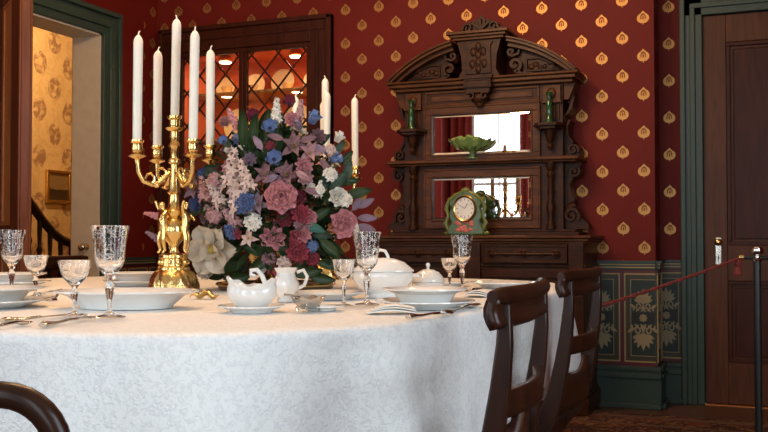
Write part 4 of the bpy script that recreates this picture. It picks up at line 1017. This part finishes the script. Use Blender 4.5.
COL = dict(pink=pm_('pink petals', (.60, .25, .27)), dusty=pm_('dusty pink petals', (.50, .27, .27)), pale=pm_('pale pink petals', (.64, .47, .41)), deep=pm_('deep rose petals', (.36, .045, .07)),
           burg=pm_('burgundy petals', (.20, .015, .035)), mauve=pm_('mauve petals', (.24, .12, .135)), blue=pm_('blue petals', (.13, .19, .38)), dblue=pm_('dark blue petals', (.05, .07, .18)),
           white=pm_('white petals', (.76, .72, .64)), cream=pm_('cream magnolia petals', (.56, .47, .36)), lav=pm_('lavender petals', (.27, .18, .24)), yel=pm_('yellow stamens', (.42, .30, .05)),
           blk=pm_('dark flower centre', (.015, .015, .04)), org=pm_('ochre petals', (.40, .16, .03)), leaf=FOLI, sage=FOLI2, teal=pm_('teal leaf', (.03, .13, .10)))
CACHE = {}
MK = dict(rose=m_rose, anem=m_anem, lily=m_lily, magn=m_magn, carn=m_carn, spike=m_spike, clus=m_clus, bud=m_bud, leaf=m_leaf)
NMS = dict(rose='rose', anem='anemone', lily='lily', magn='magnolia', carn='carnation', spike='blossom_spike', clus='blossom_cluster', bud='flower_bud', leaf='leaf')
WORD = dict(pink='pink', dusty='dusty pink', pale='pale pink', deep='deep rose', burg='burgundy', mauve='mauve', blue='blue', dblue='dark blue', white='white', cream='cream', lav='lavender', org='ochre', leaf='green', sage='sage green', teal='teal green')
camr = Vector((math.cos(YAW), math.sin(YAW), 0)); camf = Vector((-math.sin(YAW), math.cos(YAW), 0))
def put(kind, c, px, py, rpx, roll=0, out=0, aim=None, back=0, facecam=.6):
    r2 = ((px-280)/95)**2+((py-192)/102)**2
    dep = 3.22-.20*math.sqrt(max(0, 1-r2))-out+back
    p = W(px, py, dep); s = rpx/F*dep
    key = (kind, c)
    if key not in CACHE:
        mc = COL['yel'] if kind in ('lily', 'magn') else COL['blk']
        CACHE[key] = MK[kind](COL[c], mc).mesh(NMS[kind], True, 70)
    o = bpy.data.objects.new(NMS[kind], CACHE[key]); col.objects.link(o); o.parent = bq
    lo = TZ+.03-(min(0, math.sin(R(aim)))*s*1.05 if kind == 'leaf' and aim is not None else (-s*.75))
    p.z = max(p.z, lo)
    o.location = p-B0; o.scale = (s*(.62 if kind == 'leaf' and s > .1 else 1), s, s)
    cen = Vector((BC.x, BC.y, TZ+.22)); n = (p-cen).normalized()*(1-facecam) + (CAM-p).normalized()*facecam
    if kind in ('spike', 'leaf'):
        # local +Y points in image direction 'aim' (degrees, 90 = up), +Z towards viewer
        a = R(aim if aim is not None else 90); y = camr*math.cos(a)+Vector((0, 0, 1))*math.sin(a); z = n - y*n.dot(y)
        if z.length < 1e-3: z = -camf
        z.normalize(); x = y.cross(z); m3 = Matrix((x, y, z)).transposed(); o.rotation_euler = m3.to_euler()
    else:
        if aim is not None:
            a = R(aim); n = (camr*math.cos(a)+Vector((0, 0, 1))*math.sin(a) + (CAM-p).normalized()*.35)
        o.rotation_euler = (n.normalized().to_track_quat('Z', 'Y').to_matrix() @ Matrix.Rotation(roll, 3, 'Z')).to_euler()
    if kind != 'leaf' or c != 'leaf': o['label'] = WORD[c]+' '+NMS[kind].replace('_', ' ')
    return o
put('magn', 'cream', 214, 249, 25, .3, .05)
put('rose', 'pink', 281, 197, 16, .4, .03)
for q in [('spike', 'pale', 240, 210, 15, 105), ('spike', 'pale', 230, 188, 15, 85), ('spike', 'pale', 250, 190, 12, 110), ('spike', 'dusty', 205, 200, 9, 100), ('spike', 'dusty', 238, 226, 10, 130), ('spike', 'pale', 222, 205, 11, 120),
          ('spike', 'pink', 238, 128, 8, 118), ('spike', 'white', 276, 122, 9, 88), ('spike', 'dusty', 299, 118, 7, 82), ('spike', 'pink', 160, 217, 6, 165), ('spike', 'lav', 160, 240, 6, 150), ('spike', 'white', 318, 196, 6, 80)]:
    put(q[0], q[1], q[2], q[3], q[4], aim=q[5], out=.02)
for q in [('clus', 'white', 253, 222, 11), ('clus', 'white', 330, 175, 9), ('clus', 'pale', 284, 263, 9), ('clus', 'white', 205, 271, 10), ('clus', 'dusty', 215, 180, 9), ('clus', 'white', 345, 200, 9), ('clus', 'pale', 330, 150, 7), ('clus', 'white', 320, 190, 6)]:
    put(*q, out=.03)
for q in [('carn', 'pink', 273, 238, 14), ('carn', 'pink', 302, 233, 11), ('carn', 'deep', 297, 252, 13), ('carn', 'deep', 301, 214, 11), ('carn', 'pink', 304, 166, 10), ('carn', 'pink', 292, 120, 9), ('carn', 'dusty', 305, 178, 9), ('carn', 'deep', 270, 146, 6), ('carn', 'pink', 230, 168, 9)]:
    put(*q, out=.015)
put('anem', 'blue', 270, 129, 10.5, out=.02); put('anem', 'blue', 274, 160, 11, out=.02)
put('anem', 'dblue', 199, 205, 11); put('anem', 'dblue', 205, 176, 9); put('anem', 'burg', 253, 118, 9.5); put('anem', 'burg', 289, 104, 9); put('anem', 'blue', 224, 142, 7)
put('bud', 'blue', 311, 124, 10, aim=70); put('bud', 'lav', 300, 130, 8, aim=110); put('bud', 'blue', 330, 160, 9, aim=10); put('bud', 'white', 336, 142, 8, aim=60); put('bud', 'white', 243, 150, 5, aim=100); put('bud', 'white', 228, 153, 4, aim=120)
for q in [('lily', 'mauve', 293, 148, 12), ('lily', 'dusty', 309, 154, 10), ('lily', 'mauve', 286, 176, 11), ('lily', 'lav', 258, 205, 10), ('carn', 'lav', 250, 160, 8), ('clus', 'dusty', 215, 215, 11), ('carn', 'mauve', 318, 137, 9), ('lily', 'pale', 249, 238, 8), ('lily', 'mauve', 265, 175, 10), ('lily', 'lav', 196, 190, 10)]:
    put(*q, out=.01)
put('rose', 'white', 338, 197, 9.5, out=.02); put('rose', 'pink', 343, 224, 14, out=.03); put('bud', 'white', 354, 222, 8, aim=-80, out=.04); put('rose', 'burg', 285, 218, 9); put('rose', 'org', 333, 228, 6, out=.02)
put('rose', 'dusty', 225, 122, 6); put('rose', 'white', 262, 268, 5, out=.01); put('rose', 'deep', 313, 258, 7); put('rose', 'burg', 298, 198, 8)
for x, y, a in ((357, 207, 25), (358, 218, 0), (357, 226, -12), (352, 210, 55), (360, 232, -25)): put('leaf', 'lav', x, y, 19, aim=a, out=.0, back=.05)
for x, y, a, c in ((283, 140, 160, 'mauve'), (300, 142, 20, 'mauve'), (312, 146, -20, 'lav'), (290, 168, 190, 'mauve'), (296, 172, -30, 'dusty'), (320, 160, -50, 'mauve'), (278, 176, 200, 'lav'), (305, 190, -10, 'mauve'), (262, 150, 120, 'lav')):
    put('leaf', c, x, y, 17, aim=a, out=.03)
rnd = random.Random(11)
for k in range(64):                                         # green leaves between the blooms
    a = rnd.random()*2*PI; r = rnd.uniform(.35, 1.0); px = 274+72*r*math.cos(a); py = 195-78*r*math.sin(a)
    put('leaf', rnd.choice(['leaf', 'leaf', 'leaf', 'sage']), px, py, rnd.uniform(18, 30), aim=math.degrees(math.atan2(-(py-230), px-280))+rnd.uniform(-35, 35), back=rnd.uniform(.0, .06))
for x, y, s, a in ((245, 150, 42, 95), (252, 152, 40, 85), (262, 165, 36, 70), (304, 224, 22, -20), (318, 262, 26, -10), (240, 262, 30, 200), (262, 262, 34, -60), (292, 272, 30, 0), (250, 275, 28, 190), (225, 275, 24, 180), (320, 240, 26, -40), (310, 275, 26, -15), (270, 252, 28, 170), (331, 250, 22, -60)):
    put('leaf', 'teal' if (x, y) == (304, 224) else 'leaf', x, y, s, aim=a, out=.01)
# smaller filler blooms all over, also round the back
for k in range(70):
    kind = rnd.choice(['clus', 'carn', 'rose', 'lily', 'anem']); c = rnd.choice(['mauve', 'lav', 'dusty', 'burg', 'deep', 'pink', 'blue', 'mauve', 'white'])
    ph = rnd.random()*2*PI; th = rnd.uniform(-.9, 1.35); rr = .235
    d_ = Vector((math.cos(ph)*math.cos(th), math.sin(ph)*math.cos(th), math.sin(th)))
    p = Vector((d_.x*rr, d_.y*rr, .27+d_.z*.27))
    key = (kind, c)
    if key not in CACHE:
        mc = COL['yel'] if kind in ('lily', 'magn') else COL['blk']; CACHE[key] = MK[kind](COL[c], mc).mesh(NMS[kind], True, 70)
    o = bpy.data.objects.new(NMS[kind], CACHE[key]); col.objects.link(o); o.parent = bq; o.location = p
    s = rnd.uniform(.020, .034); o.scale = (s, s, s); o.rotation_euler = d_.to_track_quat('Z', 'Y').to_euler(); o['label'] = WORD[c]+' '+NMS[kind].replace('_', ' ')
b = MB().use(FOLI)                                          # dense inner foliage nobody could count
for k in range(900):
    ph = rnd.random()*2*PI; th = rnd.uniform(-.75, 1.5); rr = rnd.uniform(.12, .22)
    d_ = Vector((math.cos(ph)*math.cos(th), math.sin(ph)*math.cos(th), math.sin(th)*1.15)); p = Vector((d_.x*rr, d_.y*rr, .25+d_.z*rr))
    Mm = Matrix.Translation(p) @ (d_+Vector((rnd.uniform(-.6, .6), rnd.uniform(-.6, .6), rnd.uniform(-.3, .6)))).to_track_quat('Y', 'Z').to_matrix().to_4x4() @ Matrix.Scale(rnd.uniform(.04, .075), 4)
    petal(b, 1, .45, .25, -.2, Mm, 3, 5, tip=.85)
fo = b.build('foliage', parent=bq, ang=70); fo['kind'] = 'stuff'
b = MB().use(STEMM)
for k in range(18):
    a = k*.9; b.tube([(.03*math.cos(a), .03*math.sin(a), .11), (.08*math.cos(a), .08*math.sin(a), .25), (.13*math.cos(a), .13*math.sin(a), .36)], .003, 5)
b.build('stems', parent=bq)['kind'] = 'stuff'

# ------------------------------------------------------------------ light
def area(name, loc, rot, sx_, sy_, power, c):
    l = bpy.data.lights.new(name, 'AREA'); l.shape = 'RECTANGLE'; l.size = sx_; l.size_y = sy_; l.energy = power; l.color = c
    o = bpy.data.objects.new(name, l); col.objects.link(o); o.location = loc; o.rotation_euler = rot; return o
def point(name, loc, r, power, c):
    l = bpy.data.lights.new(name, 'POINT'); l.shadow_soft_size = r; l.energy = power; l.color = c
    o = bpy.data.objects.new(name, l); col.objects.link(o); o.location = loc; return o
DAY = (.80, .93, 1.0); WARM = (1.0, .63, .33)
for (a, c) in wins: area('window_daylight', ((a+c)/2, RE-.18, (WZ0+WZ1)/2), (R(90), 0, 0), c-a, WZ1-WZ0, 31, DAY)
area('window_daylight', (RI+.14, .95, 1.65), (R(90), 0, R(90)), 1.3, 2.1, 60, DAY)
area('window_daylight', (LW-.25, -.05, 1.6), (R(90), 0, R(-90)), 1.1, 2.2, 40, DAY)
for x, y in ((-1.8, 2.2), (-1.8, 3.1)): point('ceiling_lamp', (x, y, 2.75), .12, 52, WARM)
point('back_warm_light', (-1.0, 3.9, 2.9), .1, 16, WARM)  # warm point light high in the room before the back wall, no fixture
point('hall_lamp', (-5.1, 5.8, 2.7), .12, 85, (1, .66, .34))
for x, y, z, p in ((-.226, .12, 2.138, 1.6), (.316, .12, 2.138, 1.6), (-.226, .14, 1.908, 1.0), (.316, .14, 1.908, 1.0)):  # first pair from the pucks; second pair added under the shelf, no fitting
    l = area('cabinet_light', (-3.18+x, BW+y, z), (0, 0, 0), .07, .07, p, (1, .62, .32)); l.data.shape = 'DISK'
w = bpy.data.worlds.new('sky'); scene.world = w; w.use_nodes = True
w.node_tree.nodes['Background'].inputs[0].default_value = (.75, .87, 1, 1); w.node_tree.nodes['Background'].inputs[1].default_value = 2.0
vs_ = scene.view_settings; vs_.view_transform = 'Standard'; vs_.look = 'None'; vs_.exposure = -.1; vs_.gamma = 1; vs_.use_curve_mapping = False
